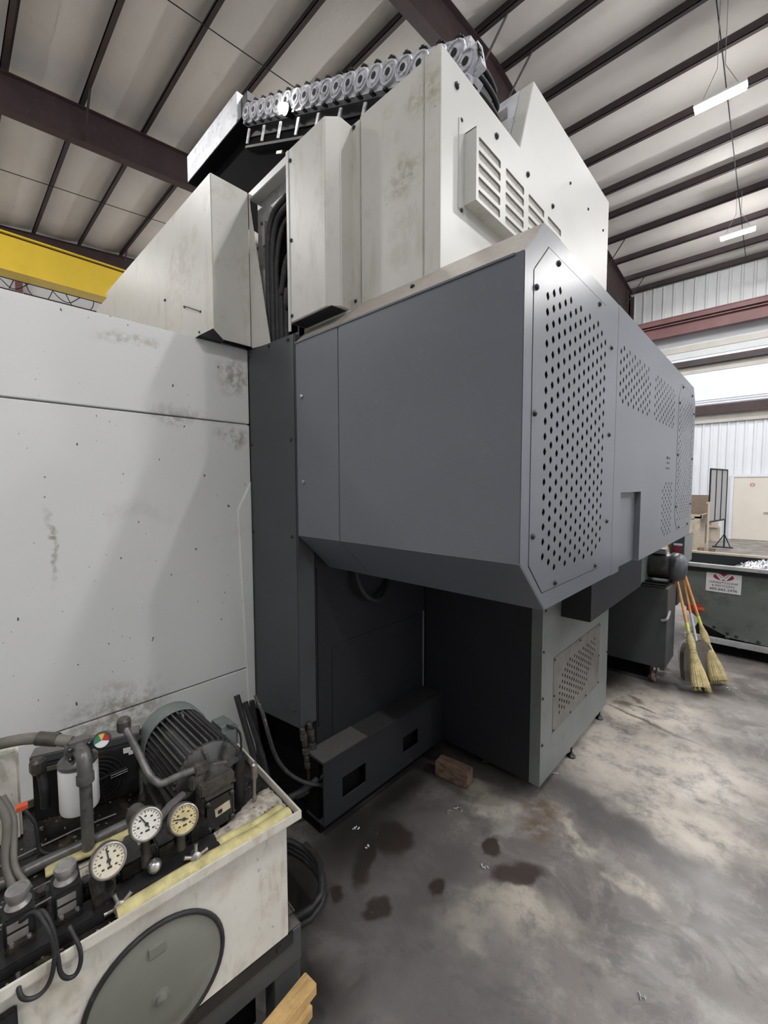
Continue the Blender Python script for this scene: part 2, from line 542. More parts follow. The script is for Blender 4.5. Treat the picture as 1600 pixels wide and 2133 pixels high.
def floor_material():
    g = G('stained_concrete')
    wp = g.warp(4.5, .42)
    wp2 = g.warp(9.0, .10)
    base = g.mix(g.ramp(g.noise(.9, 6, .6), .32, .68), (.175, .160, .152), (.280, .260, .246))
    base = g.mix(g.math('MULTIPLY', g.ramp(g.noise(5.5, 8, .72), .47, .66), .55), base, (.40, .38, .355))
    base = g.mix(g.math('MULTIPLY', g.ramp(g.noise(3.4, 8, .70, dist=.6), .48, .60), .62), base, (.118, .107, .102))
    base = g.mix(g.math('MULTIPLY', g.ramp(g.noise(2.1, 6, .65), .52, .72), .55), base, (.145, .135, .133))
    def lay(base, items, col, amt, w, soft, grain=None):
        tot = None
        for (x, y, rx, ry, rot) in items:
            b = g.blob((x, y, 0), (rx, ry, 9), radians(rot), warp=w, soft=soft)
            tot = b if tot is None else g.math('MAXIMUM', tot, b)
        if grain:
            tot = g.math('MULTIPLY', tot, g.ramp(g.noise(grain, 9, .75), .32, .58))
        return g.mix(g.math('MULTIPLY', tot, amt), base, col)
    # pale, worn bare concrete
    base = lay(base, [(-.52, 3.02, .62, .50, 20), (-.75, 3.75, .50, .45, 0), (-.30, 2.62, .30, .22, 0)], (.56, .515, .445), .92, wp, .6, 5.0)
    base = lay(base, [(-.74, 1.55, .24, .13, 35), (-.88, 1.34, .13, .09, 20), (-.70, 2.10, .17, .06, -30), (-1.12, 2.00, .20, .12, 0), (-.38, 1.95, .10, .06, 0)],
               (.50, .465, .395), .95, wp, .6, 7.0)
    # darker grey zone
    base = lay(base, [(-1.20, 1.35, .52, .50, 0), (-.80, 1.10, .45, .28, 0), (-.50, 2.30, .55, .13, -12)], (.105, .098, .098), .72, wp, .6)
    # oil stains; second layer also paints contact shade under cabinet, beam, conveyor, brooms
    base = lay(base, [(-1.34, 1.47, .11, .10, 0), (-1.03, 1.41, .040, .045, 0), (-.95, 1.765, .045, .060, 20), (-.80, 1.715, .14, .055, 50),
                      (-1.15, 1.165, .075, .045, 70), (-1.32, 1.09, .05, .035, 0), (-1.35, 1.30, .05, .16, 30)],
               (.046, .034, .029), .92, wp2, .35)
    base = lay(base, [(-1.52, 1.35, .26, .40, 0), (-1.55, .95, .32, .32, 0), (-1.75, 1.9, .45, .6, 0), (-1.15, .80, .22, .14, 10), (-1.33, 2.37, .60, .20, 0), (-1.30, 2.33, .50, .12, 0), (-1.53, 1.72, .15, .58, 0), (-.66, 4.30, .36, .20, 0), (-.36, 4.48, .16, .14, 20), (-1.2, 4.1, .5, .5, 0)],
               (.020, .017, .016), .96, wp2, .9)
    # rusty run-off beside the lower cabinet
    base = lay(base, [(-.86, 2.16, .13, .10, 0), (-.83, 2.02, .09, .10, 0)], (.105, .066, .038), .85, wp2, .7, 9.0)
    # dark drag lines
    base = lay(base, [(-.66, 3.52, .34, .022, -14), (-.80, 3.83, .10, .03, -30), (-.70, 3.72, .09, .016, -8), (-.86, 3.70, .09, .05, 30)], (.10, .085, .068), .8, wp2, .7)
    # fine speckle
    base = g.mix(g.math('MULTIPLY', g.ramp(g.noise(60, 4, .7), .58, .75), .35), base, (.08, .075, .07))
    base = g.mix(g.math('MULTIPLY', g.ramp(g.noise(38, 4, .7), .64, .78), .30), base, (.42, .40, .36))
    ro = g.ramp(g.noise(2.6, 5, .6), .35, .7, .30, .62)
    g.bump(g.noise(70, 6, .65), .12, .004)
    return g.done(base, ro, 0, .45)
m_floor = floor_material()

# ================================================================== SETTING
floor = struct(MB().box(-16.5, -4.0, -.12, 12.0, 17.9, 0).build('floor', m_floor, normals=True))

RIDGE = 7.5
def zp(y):
    return 9.66 - .1 * abs(y - RIDGE)          # underside of the purlins
PY = [-3.3, -2.2, -1.05, .05, 1.14, 2.28, 3.38, 4.52, 5.68, 6.88, 7.80, 8.85, 9.90, 10.98, 12.16, 13.12, 14.22, 15.42, 16.64, 17.58]
# roof insulation: sags between the purlins
mb = MB()
prof = []
for i, y in enumerate(PY):
    prof.append((y, zp(y) + .205))
    if i < len(PY) - 1:
        y2 = PY[i + 1]
        for t in (.12, .35, .65, .88):
            yy = y + (y2 - y) * t
            prof.append((yy, zp(yy) + .205 - .05 * (1 - (2 * t - 1) ** 2)))
prof = [(-4.0, zp(-4.0) + .2)] + prof + [(17.9, zp(17.9) + .2)]
xs = [-16.6 + 1.25 * k for k in range(24)]
vs = []
for k, x in enumerate(xs):
    vs += [(x, y, z) for (y, z) in prof]
    if k < len(xs) - 1:
        vs += [(xs[k + 1] - .02, y, z - .004) for (y, z) in prof]
n = len(prof)
rows = len(vs) // n
mb.add(vs, [(r * n + i, r * n + i + 1, (r + 1) * n + i + 1, (r + 1) * n + i) for r in range(rows - 1) for i in range(n - 1)])
mb.add([(-16.6, -4, 9.2), (12.2, -4, 9.2), (12.2, 7.5, 10.1), (-16.6, 7.5, 10.1), (12.2, 17.9, 9.2), (-16.6, 17.9, 9.2)], [(0, 1, 2, 3), (3, 2, 4, 5)])
ceiling = struct(mb.build('ceiling', m_ceil, smooth=40, normals=False))
for y in PY:                                    # cold-formed Z purlins, running the length of the hall
    z = zp(y)
    mb = MB().box(-16.4, y - .012, z, 12.0, y + .012, z + .2)
    mb.box(-16.4, y - .075, z, 12.0, y - .012, z + .012).box(-16.4, y + .012, z + .188, 12.0, y + .075, z + .2)
    mb.box(-16.4, y - .075, z, 12.0, y - .063, z + .03)
    mb.build('purlin', m_purlin, ceiling)
for xr in (-16.26, -10.26, -4.26, 1.74, 7.74):  # welded I-section rafters
    for (ya, yb, da, db) in ((-3.9, RIDGE, .56, .74), (RIDGE, 17.55, .74, .95)):
        za, zb = zp(ya), zp(yb)
        mb = MB().prism([(ya, za - da), (yb, zb - db), (yb, zb), (ya, za)], 'x', xr - .006, xr + .006)
        for (ta, tb) in ((0.0, .014), (None, None)):
            if ta is None:
                mb.prism([(ya, za - da - .014), (yb, zb - db - .014), (yb, zb - db), (ya, za - da)], 'x', xr - .1, xr + .1)
            else:
                mb.prism([(ya, za - .014), (yb, zb - .014), (yb, zb), (ya, za)], 'x', xr - .1, xr + .1)
        mb.build('rafter', m_maroon, ceiling)
for xr, ys in ((-4.26, (6.88, 7.80, 12.16, 14.22, 16.64)), (-10.26, (2.28, 6.88)), (-16.26, (4.52,)), (1.74, (7.8, 12.16))):
    for y in ys:                                # flange braces
        dz = .56 + .02 * abs(y)
        MB().obox((xr + .31, y, zp(y) - dz / 2 + .0), (.62, 0, dz), (0, 1, 0), (-dz, 0, .62), .5 * math.hypot(.62, dz), .02, .006).build('flange_brace', m_purlin, ceiling)
for (x, y0, y1) in ((-1.07, -2, 17.3), (-7.1, -2, 9.5), (-13.3, -2, 9.0)):     # conduits clipped under the purlins
    pts = [(x, y0, zp(y0) - .03), (x, RIDGE, zp(RIDGE) - .03), (x, y1, zp(y1) - .03)] if y1 > RIDGE else [(x, y0, zp(y0) - .03), (x, y1, zp(y1) - .03)]
    MB().tube(pts, .009, 6).build('conduit', m_dark, ceiling)

# far wall (y = 17.7)
YW = 17.7
wall_back = struct(MB().box(-16.5, YW + .02, 0, 12, YW + .14, 9.0).build('wall_back', m_wallw))
def ribbed(name, x0, x1, z0, z1, mat, parent, pitch=.305, y=YW):
    x = x0
    while x < x1 - .01:
        w = pitch
        mb = MB()
        pr = [(x + .004, y), (x + .03, y - .03), (x + .07, y - .03), (x + .096, y), (x + w, y), (x + w, y + .02), (x + .004, y + .02)]
        mb.prism(pr, 'z', z0, z1)
        mb.build(name, mat, parent)
        x += pitch
ribbed('wall_panel', -4.2, 1.0, 0.0, 4.05, m_wallw, wall_back, .218)
ribbed('insulation_panel', -4.2, 1.0, 7.15, 8.75, m_wallu, wall_back, .30)
MB().box(-4.2, YW - .012, 4.05, 1.4, YW + .02, 7.2).build('upper_sheet', m_wallw, wall_back)
MB().box(-4.2, YW - .10, 3.80, 1.4, YW - .035, 4.10).build('shade_strip', m_beige, wall_back)  # beige strip paints the shade at the top of the ribbed panels
MB().box(-4.2, YW - .22, 4.10, 1.4, YW, 4.34).box(-4.2, YW - .25, 4.07, 1.4, YW - .22, 4.36).build('girt', m_maroon, wall_back)
for z in (4.42, 4.50, 4.57):
    MB().box(-4.2, YW - .05, z, 1.4, YW - .012, z + .025).build('sheet_lap', m_wallw, wall_back)
MB().box(-4.2, YW - .03, 5.50, 1.4, YW - .012, 5.73).build('beige_strip', m_beige, wall_back)
MB().box(-4.2, YW - .20, 5.73, 1.4, YW, 5.92).build('girt', m_purlin, wall_back)
MB().box(-4.2, YW - .035, 6.05, 1.4, YW - .012, 6.27).build('sheet_lap', m_wallu, wall_back)
MB().box(-4.2, YW - .06, 6.27, 1.4, YW - .012, 6.47).build('beige_strip', m_beige, wall_back)
mb = MB().box(-4.2, YW - .50, 6.76, 1.4, YW - .46, 7.10).box(-4.2, YW - .60, 6.74, 1.4, YW - .36, 6.77).box(-4.2, YW - .62, 7.10, 1.4, YW - .34, 7.13)
mb.box(-4.2, YW - .58, 7.20, 1.4, YW - .40, 7.34).box(-4.2, YW - .6, 7.34, 1.4, YW - .38, 7.37)
mb.build('crane_runway_beam', m_maroon2, wall_back)
for xr in (-4.26, 1.74):
    MB().box(xr - .1, YW - .75, 0, xr + .1, YW - .73, 8.6).box(xr - .1, YW - .03, 0, xr + .1, YW - .01, 8.6).box(xr - .006, YW - .73, 0, xr + .006, YW - .03, 8.6).build('column', m_maroon, wall_back)
door = struct(MB().box(-1.115, YW - .075, .01, -.19, YW - .035, 2.0).build('door_1', m_door))
mb = MB().box(-1.20, YW - .10, 0, -1.118, YW - .02, 2.09).box(-.187, YW - .10, 0, -.105, YW - .02, 2.09).box(-1.118, YW - .10, 2.004, -.187, YW - .02, 2.09)
struct(mb.build('trim_1', m_wallw))
MB().box(-.37, YW - .12, .875, -.24, YW - .10, .90).cyl((-.26, YW - .11, .888), (-.26, YW - .075, .888), .025).build('door_handle', m_chrome, door)
MB().lathe((-.662, YW - .076, 1.752), (0, -1, 0), [(.06, 0), (.06, .003)], 20).mat(1).lathe((-.662, YW - .079, 1.752), (0, -1, 0), [(.045, 0), (.045, .002)], 20).mat(0).box(-.70, YW - .083, 1.745, -.624, YW - .080, 1.760).build('round_notice', [m_red, m_door], door)

# end wall (x = -16.4)
wall_left = struct(MB().box(-16.62, -4.0, 0, -16.45, 17.9, 10.1).build('wall_left', m_wallw))
MB().box(-16.45, 1.80, 0, -16.25, 1.95, 8.3).build('column', m_maroon2, wall_left)
MB().box(-16.45, -4.0, 7.28, -16.28, 1.78, 7.40).build('girt', m_purlin, wall_left)
MB().box(-16.45, 1.97, 7.28, -16.28, 8.0, 7.40).build('girt', m_purlin, wall_left)
# walls behind and beside the photographer
struct(MB().box(-16.6, -4.15, 0, 12.2, -4.0, 9.0).build('wall_front', M('front_wall_grey_sheet', (.40, .40, .40), .6)))
# the side wall beside the photographer gets an added bay opening that lets daylight in
mb = MB().box(12.0, -4.1, 0, 12.15, 2.0, 9.9).box(12.0, 9.0, 0, 12.15, 17.9, 9.9).box(12.0, 2.0, 4.8, 12.15, 9.0, 9.9)
struct(mb.build('wall_right', m_wallw))

# ------------------------------------------------------------------ hanging lamps
def lamp(x, y, z, label, group=None):
    t = thing('hanging_lamp', label, 'lamp', (x, y, z + .07), group)
    MB().box(x - .34, y - .075, z + .03, x + .34, y + .075, z + .07).build('housing', m_white_plain, t)
    MB().box(x - .33, y - .068, z - .015, x + .33, y + .068, z + .029).build('light_tube', e_lamp, t)
    mb = MB()
    for s in (-.25, .25):
        mb.tube([(x + s, y, z + .07), (x + s * .2, y, z + .5), (x + s * .2, y, zp(y) + .01)], .005, 5)
    mb.build('suspension_wire', m_zinc, t)
LBL = ['glowing strip lamp hanging at upper right, the nearer and higher of the two',
       'glowing strip lamp hanging low over the far wall, the farther of the two',
       'strip lamp hanging overhead between the white enclosure and the added bay opening',
       'strip lamp hanging right of the nearer visible lamp', 'strip lamp hanging right of the farther visible lamp',
       'strip lamp hanging in front of the added bay opening', 'fill strip lamp added behind the photographer near the front wall',
       'fill strip lamp added by the front wall, left of the photographer',
       'strip lamp hidden behind the tall machine, middle of the hall', 'strip lamp hidden behind the tall machine, by the far wall',
       'strip lamp beyond the yellow crane girder, middle of the hall', 'strip lamp beyond the yellow crane girder, by the front wall',
       'strip lamp near the added bay opening, middle of the hall', 'strip lamp in the far corner next to the wall with the added bay opening']
for i, (x, y, z) in enumerate(LAMPS):
    lamp(x, y, z, LBL[i], 'hanging strip lamps')

# ------------------------------------------------------------------ overhead crane
t = thing('bridge_crane', 'yellow overhead crane girder spanning behind the white enclosure', 'crane', (-12.0, 4, 6.2))
MB().box(-12.20, -3.6, 6.25, -11.83, 17.0, 6.93).build('girder_web', m_yellow, t)
MB().box(-12.24, -3.6, 6.965, -11.79, 17.0, 7.0).build('top_flange', m_yellow, t)
MB().box(-12.17, -3.6, 6.93, -11.86, 17.0, 6.965).build('flange_shade', m_dark, t)  # dark strip draws the shadow line under the top flange
MB().box(-12.24, -3.6, 6.225, -11.80, 17.0, 6.25).build('bottom_flange', m_yellow, t)
mb = MB()
for c, pts in enumerate(([(1.00, 6.20), (1.11, 6.19), (1.25, 6.06), (1.36, 6.05), (1.48, 6.14), (1.58, 6.24)],
            [(1.52, 6.25), (1.575, 6.08), (1.653, 5.99), (1.70, 5.86)],
            [(1.96, 6.26), (2.13, 6.09), (2.29, 6.045), (2.42, 6.14), (2.56, 6.28)],
            [(2.235, 6.26), (2.31, 6.08), (2.40, 5.97), (2.61, 5.94)], [(1.33, 6.24), (1.236, 6.0), (1.2, 5.9)], [(1.99, 6.2), (1.93, 6.05), (1.86, 5.95)],
            [(2.80, 6.26), (2.76, 6.08), (2.66, 5.95)])):
    mb.tube(spline([(-12.3, y, z) for (y, z) in pts], 4), .010, 5)
mb.build('festoon_cable', m_rubber, t)
MB().box(-12.33, -3.6, 6.235, -12.27, 17.0, 6.275).build('festoon_track', m_dark, t)

# ================================================================== MACHINE
mach = thing('machining_centre', 'tall cream and blue-grey machining centre with perforated overhanging side cabinet', 'machine', (-1.9, 2.2, 0))
screw_me = mesh_only(MB().lathe((0, 0, 0), (0, 0, 1), [(.0085, 0), (.0085, .003), (.006, .006), (.002, .0075)], 10), 'screw', m_screw, 50)
bscrew_me = mesh_only(MB().lathe((0, 0, 0), (0, 0, 1), [(.0085, 0), (.0085, .003), (.006, .006), (.002, .0075)], 10), 'bright_screw', m_bright, 50)
RX, RYN = (0, pi / 2, 0), (pi / 2, 0, 0)        # facing +x, facing -y
def screws(pts, axis, at, parent, me=None, sc=1.0):
    for (a, z) in pts:
        w = (at, a, z) if axis == 'x' else (a, at, z)
        inst(me or screw_me, 'screw', w, parent, RX if axis == 'x' else RYN, (sc, sc, sc))

# --- white enclosure wall in three sheets
XE = -2.13
enc = MB().box(-4.3, -2.6, .08, XE - .03, 1.184, 2.44).build('enclosure_body', m_white, mach)
for (z0, z1) in ((.06, .735), (.742, 2.083), (2.090, 2.485)):
    MB().box(XE - .028, -2.6, z0, XE, 1.183, z1).build('enclosure_sheet', m_white, enc, bevel=.003)
MB().prism([(1.100, 1.62), (1.1835, 1.78), (1.1835, .40), (1.142, .40)], 'x', XE - .01, XE + .007).build('corner_strip', m_white, enc, bevel=.005)
MB().box(-4.3, -2.6, 2.44, XE - .03, 1.184, 2.47).build('enclosure_roof', m_white, enc)

# --- cream cover box standing on the enclosure roof
cov = MB().prism([(.981, 2.49), (1.183, 2.49), (1.183, 3.283), (.981, 3.283)], 'x', -3.94, -2.09).build('roof_cover', m_cream, mach, bevel=.004)
MB().box(-4.42, 1.02, 2.49, -3.945, 1.183, 3.30).build('cover_extension', m_cream, cov, bevel=.004)
MB().prism([(.905, 2.484), (.975, 2.535), (1.03, 2.49), (1.03, 2.484)], 'x', -2.16, -2.088).build('folded_corner', m_dark, cov)
MB().box(-2.12, 1.03, 2.486, -2.085, 1.183, 2.492).build('shadow_gap', m_black, cov)
screws([(-2.72, 2.86)], 'y', .981, cov)
screws([(-2.44, 2.74), (-2.24, 2.66), (-2.26, 2.56)], 'y', .981, cov, sc=.8)
MB().tube([(-2.44, .975, 2.745), (-2.25, .975, 2.665)], .003, 5).build('tie_wire', m_screw, cov)

# --- dark body behind everything
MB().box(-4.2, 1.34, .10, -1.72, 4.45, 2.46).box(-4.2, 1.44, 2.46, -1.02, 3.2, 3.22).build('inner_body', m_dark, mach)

# --- narrow dark column under the opening
colm = MB().prism([(XE, .485), (-1.704, .535), (-1.704, 2.472), (XE, 2.484)], 'y', 1.185, 1.292).build('column_cover', m_grey2, mach, bevel=.004)
screws([(-1.74, 1.977), (-2.113, 1.978), (-2.115, 1.50), (-1.742, 1.501), (-1.751, 2.452), (-1.921, 2.462), (-2.112, 2.450), (-1.746, .616)], 'y', 1.185, colm)
MB().box(-1.7035, 1.188, 1.34, -1.699, 1.194, 2.46).build('edge_bead', m_grey2, colm)

# --- cable opening over the column
YO = 1.185
opn = MB().plate([(-2.088, 2.486), (-1.735, 2.486), (-1.735, 3.28), (-2.088, 3.28)],
                 [[(-1.985, 2.50), (-1.74, 2.50), (-1.74, 3.17), (-1.93, 3.17), (-1.985, 3.10)]], 'y', 1.236, 1.24).build('cable_opening', m_zinc, mach)
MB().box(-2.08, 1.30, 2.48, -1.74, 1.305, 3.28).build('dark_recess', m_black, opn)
MB().prism([(-2.09, 3.245), (-1.735, 3.25), (-1.735, 3.293), (-2.09, 3.283)], 'y', YO, YO + .12).build('top_bar', m_cream2, opn, bevel=.003)
MB().prism([(-2.092, 2.487), (-1.908, 2.470), (-2.075, 3.19), (-2.090, 3.283)], 'y', YO, YO + .004).build('slanted_leaf', m_cream, opn)
MB().box(-1.99, 1.2, 2.55, -1.965, 1.235, 2.86).build('bracket', m_zinc, opn)
MB().box(-1.99, 1.2, 2.98, -1.965, 1.235, 3.10).build('bracket', m_zinc, opn)
for (x, r, h, k) in ((-1.945, .017, 3.06, .10), (-1.905, .016, 3.02, .10), (-1.868, .013, 2.96, .06), (-1.83, .016, 2.80, .07), (-1.79, .014, 2.72, .05)):
    MB().tube(spline([(x - .01, 1.215, 2.44), (x - .005, 1.21, 2.7), (x + .005, 1.205, h - .1), (x + .04, 1.212, h + .04), (x + .04 + k, 1.23, h + .10)], 5), r, 8).build('cable', m_rubber, opn, smooth=60)
screws([(-1.985, 2.62), (-1.985, 3.09)], 'y', 1.197, opn)
screws([(-2.10, 3.22), (-2.10, 2.51)], 'y', 1.184, opn, sc=.6)

# --- cream hood to the right of the opening
hp = [(-1.735, 1.185), (-1.460, 1.185), (-1.413, 1.232), (-1.413, 1.325), (-1.735, 1.325)]
hood = MB().prism(hp, 'z', 2.523, 3.305).build('hood_cover', m_cream, mach, bevel=.004)
MB().box(-1.740, 1.181, 2.485, -1.722, 1.186, 3.300).build('edge_strip', m_cream2, hood)
MB().box(-1.72, 1.19, 2.5195, -1.43, 1.29, 2.5225).build('hood_underside', m_dark, hood)
MB().box(-1.735, 1.27, 2.44, -1.40, 1.30, 2.52).build('kick_plate', m_cream, hood)
screws([(-1.708, 3.249), (-1.710, 2.895), (-1.712, 2.553)], 'y', 1.1845, hood)

# --- back panel and folded strip
pan = MB().box(-1.366, 1.306, 2.50, -1.026, 1.33, 3.322).build('back_panel', m_cream, mach, bevel=.003)
MB().box(-1.024, 1.307, 2.50, -.951, 1.33, 3.334).build('corner_strip', m_cream, pan, bevel=.003)
MB().box(-1.425, 1.304, 2.50, -1.371, 1.33, 3.312).build('flange_strip', m_cream, pan, bevel=.003)
MB().box(-1.372, 1.315, 2.50, -1.365, 1.33, 3.31).build('joint', m_black, pan)
screws([(-1.404, 3.295), (-1.400, 2.565)], 'y', 1.304, pan)

# --- big side face of the tower
XT = -.950
side = MB().prism([(1.310, 2.50), (3.290, 2.50), (3.290, 3.712), (2.070, 3.705), (1.935, 3.325), (1.310, 3.335)], 'x', XT - .07, XT).build('side_panel', m_cream2, mach, bevel=.003)
MB().prism([(2.070, 3.705), (2.074, 3.700), (1.940, 3.33), (1.935, 3.325)], 'x', XT - .20, XT - .072).build('peak_return', m_brush, side)
screws([(1.409, 3.252), (1.714, 3.246), (2.019, 3.245), (2.323, 3.239)], 'x', XT, side, sc=1.5)
screws([(2.567, 3.478), (2.872, 3.475), (3.174, 3.475), (1.443, 3.149), (1.448, 2.821)], 'x', XT, side)
# louvred vent cover
XV = -.895
slots = []
for (y0, y1, n0) in ((1.482, 1.655, 5), (1.700, 1.872, 5), (1.918, 2.092, 5), (2.136, 2.308, 5)):
    for k in range(n0):
        zt = 3.085 - k * .0485
        slots.append(rrect(y0, zt - .032, y1, zt, .008))
vent = MB().plate([(1.465, 2.845), (2.36, 2.845), (2.36, 3.113), (1.465, 3.113)], slots, 'x', XV, XV - .004).build('vent_cover', m_cream2, mach)
MB().prism([(1.465, 2.845), (1.469, 2.845), (1.469, 3.113), (1.465, 3.113)], 'x', XT, XV - .004).build('end_plate', m_cream2, vent)
MB().box(XT, 1.465, 3.109, XV - .004, 2.36, 3.113).box(XT, 2.356, 2.845, XV - .004, 2.36, 3.113).build('top_plate', m_cream2, vent)
MB().box(XT, 1.469, 2.845, XV - .004, 2.36, 2.849).build('bottom_plate', m_cream, vent)
MB().box(XT, 1.425, 2.82, XT + .003, 1.465, 3.15).build('fixing_flange', m_cream2, vent)
MB().box(XV - .007, 1.47, 2.85, XV - .0055, 2.355, 3.108).build('mesh_screen', M('vent_mesh', (.34, .32, .29), .6, var=.45, vscale=240), vent)

# ---------------------------------------------------------------- overhanging grey cabinet
XB = -.561
cab = MB().prism([(1.190, 1.516), (1.190, 2.423), (1.320, 2.552), (4.345, 2.552), (4.466, 2.42), (4.466, 1.45), (4.405, 1.337), (1.378, 1.337)], 'x', -1.69, XB - .085).build('overhang_cabinet', m_grey, mach, bevel=.004)
# left face in two sheets with an open joint
MB().box(-1.690, 1.184, 1.512, -1.385, 1.1895, 2.425).build('end_sheet', m_grey, cab, bevel=.0015)
MB().box(-1.382, 1.184, 1.512, -.562, 1.1865, 2.425).build('end_sheet', m_grey, cab, bevel=.0015)
for (xa, xb_) in ((-1.690, -1.385), (-1.382, -.562)):
    MB().prism([(1.184, 2.425), (1.1865, 2.422), (1.3205, 2.5545), (1.318, 2.558)], 'x', xa, xb_).build('top_chamfer_sheet', m_grey, cab)
    MB().prism([(1.184, 1.512), (1.1865, 1.516), (1.3778, 1.3345), (1.374, 1.331)], 'x', xa, xb_).build('bottom_chamfer_sheet', m_grey, cab)
screws([(-1.645, 2.168), (-1.640, 1.770)], 'y', 1.184, cab, bscrew_me, 1.3)
MB().box(-1.692, 1.180, 2.419, -.590, 1.1838, 2.426).build('edge_highlight_bead', m_grey, cab)
MB().lathe((-1.03, 1.25, 2.49), (0, -1, 1), [(.009, 0), (.009, .006), (.004, .01)], 12).build('rubber_plug', m_dark, cab)
# perforated front cover
def cond_oct(y0, z0, y1, z1, c):
    def f(y, z):
        if not (y0 - .004 <= y <= y1 + .004 and z0 - .004 <= z <= z1 + .004): return False
        for (a, b) in ((y - y0, z - z0), (y1 - y, z - z0), (y - y0, z1 - z), (y1 - y, z1 - z)):
            if a + b < c - .002: return False
        return True
    return f
ap1 = octo(1.243, 1.394, 2.048, 2.497, .105)
ap2 = octo(3.690, 1.410, 4.405, 2.495, .105)
outl1 = [(1.1868, 1.516), (1.378, 1.334), (2.128, 1.334), (2.128, 2.555), (1.321, 2.555), (1.1868, 2.422)]
cover1 = MB().plate(outl1, [ap1], 'x', XB, XB - .028).build('front_cover', m_grey, cab)
H1 = lattice(cond_oct(1.340, 1.46, 1.97, 2.40, .055), 1.348, 2.346, .0497, .0488, 14, 19, .0125, .0140)
acc1 = MB().plate(inset_poly(ap1, .0035), H1, 'x', XB + .0015, XB - .012, .002).build('access_panel', m_grey, cab)
screws([(1.428, 2.475), (1.262, 2.345), (1.853, 2.475), (2.028, 2.344), (1.265, 1.971), (2.030, 1.971), (2.032, 1.591), (1.268, 1.591), (1.887, 1.413), (1.457, 1.413)], 'x', XB + .0015, acc1, sc=1.15)
H2 = lattice(cond_oct(2.180, 2.140, 2.79, 2.395, .035), 2.190, 2.366, .0497, .0488, 13, 6, .0125, .0140)
H2 += lattice(cond_oct(2.915, 2.140, 3.53, 2.395, .035), 2.923, 2.366, .0497, .0488, 13, 6, .0125, .0140)
H2 += lattice(cond_oct(3.235, 1.405, 3.585, 1.78, .035), 3.242, 1.76, .0497, .0488, 8, 9, .0125, .0140)
outl2 = [(2.132, 1.331), (2.255, 1.331), (2.255, 1.715), (2.655, 1.715), (2.655, 1.331), (4.410, 1.331), (4.470, 1.45), (4.470, 2.42), (4.345, 2.558), (2.132, 2.558)]
cover2 = MB().plate(outl2, [ap2] + H2, 'x', XB, XB - .028, .002).build('front_cover', m_grey, cab)
H3 = lattice(cond_oct(3.745, 1.49, 4.375, 2.40, .055), 3.752, 2.346, .0497, .0488, 14, 19, .0125, .0140)
acc2 = MB().plate(inset_poly(ap2, .0035), H3, 'x', XB + .0015, XB - .012, .002).build('access_panel', m_grey, cab)
screws([(3.83, 2.475), (4.26, 2.475), (3.71, 2.344), (3.71, 1.971), (3.71, 1.591), (4.385, 2.344), (4.385, 1.971), (4.385, 1.591), (3.87, 1.43), (4.26, 1.43)], 'x', XB + .0015, acc2, sc=1.15)
MB().prism([(1.200, 1.530), (1.385, 1.345), (2.25, 1.345), (2.25, 2.54), (1.325, 2.54), (1.200, 2.415)], 'x', XB - .0845, XB - .083).build('hole_shade', m_black, cab)  # black sheet stands in for the unlit interior behind the holes
MB().box(XB - .0845, 2.66, 1.345, XB - .083, 4.40, 2.42).box(XB - .0845, 2.25, 1.73, XB - .083, 2.66, 2.52).build('hole_shade', m_black, cab)
MB().box(XB - .084, 2.253, 1.335, XB - .027, 2.657, 1.717).build('recess_back', m_grey, cab)
MB().box(XB - .027, 2.262, 1.685, XB - .020, 2.60, 1.713).build('recess_lip', m_grey2, cab)
MB().box(XB, 3.335, 1.925, XB + .004, 3.43, 1.940).box(XB, 3.335, 1.86, XB + .004, 3.43, 1.868).box(XB, 3.350, 1.895, XB + .004, 3.42, 1.903).build('faint_label_frame', m_grey2, cab)
# slung tray under the cabinet
MB().box(-1.05, 2.463, .985, -.744, 3.62, 1.330).build('slung_duct', m_dark, mach, bevel=.003)

# ---------------------------------------------------------------- lower cabinet
XC = -.905
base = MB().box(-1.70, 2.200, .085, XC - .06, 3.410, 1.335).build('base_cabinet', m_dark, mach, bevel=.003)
hexo = [(2.363, .322), (3.0, .322), (3.216, .322), (3.216, .55), (3.021, .768), (2.363, .768)]
hexo = [(2.365, .318), (2.93, .318), (3.214, .318), (3.214, .768), (2.60, .768), (2.365, .768)]
fc = MB().plate([(2.202, .085), (3.410, .085), (3.410, 1.335), (2.202, 1.335)], [[(2.365, .318), (3.214, .318), (3.214, .768), (2.365, .768)]], 'x', XC, XC - .0605).build('front_sheet', m_basegrey, base)
def cond_hex(y, z):
    if not (2.455 <= y <= 3.125 and .392 <= z <= .690): return False
    return not ((y - 2.455) + (.690 - z) < .11 or (3.125 - y) + (z - .392) < .22)
H4 = lattice(cond_hex, 2.467, .681, .0395, .0395, 18, 8, .0095, .0115)
pp = MB().plate([(2.368, .321), (3.211, .321), (3.211, .765), (2.368, .765)], H4, 'x', XC + .001, XC - .006, .002).build('perforated_panel', M('brownish_grille_steel', (.165, .160, .150), .4, metal=.2, var=.12, vscale=9, dirt=((.08, .075, .07), 16, .5, .7, .5)), base)
MB().box(XC - .0595, 2.366, .319, XC - .058, 3.213, .767).build('hole_shade', m_black, base)  # black sheet paints the dark interior seen through the perforations
screws([(2.222, .844), (2.222, .583), (2.225, .315), (2.235, 1.07), (3.195, .88), (3.392, .5)], 'x', XC, base)
screws([(2.380, .752), (2.380, .54), (2.380, .334), (2.651, .333), (2.937, .333), (3.198, .333), (3.198, .53), (3.198, .752), (2.80, .752)], 'x', XC + .001, base, sc=.8)
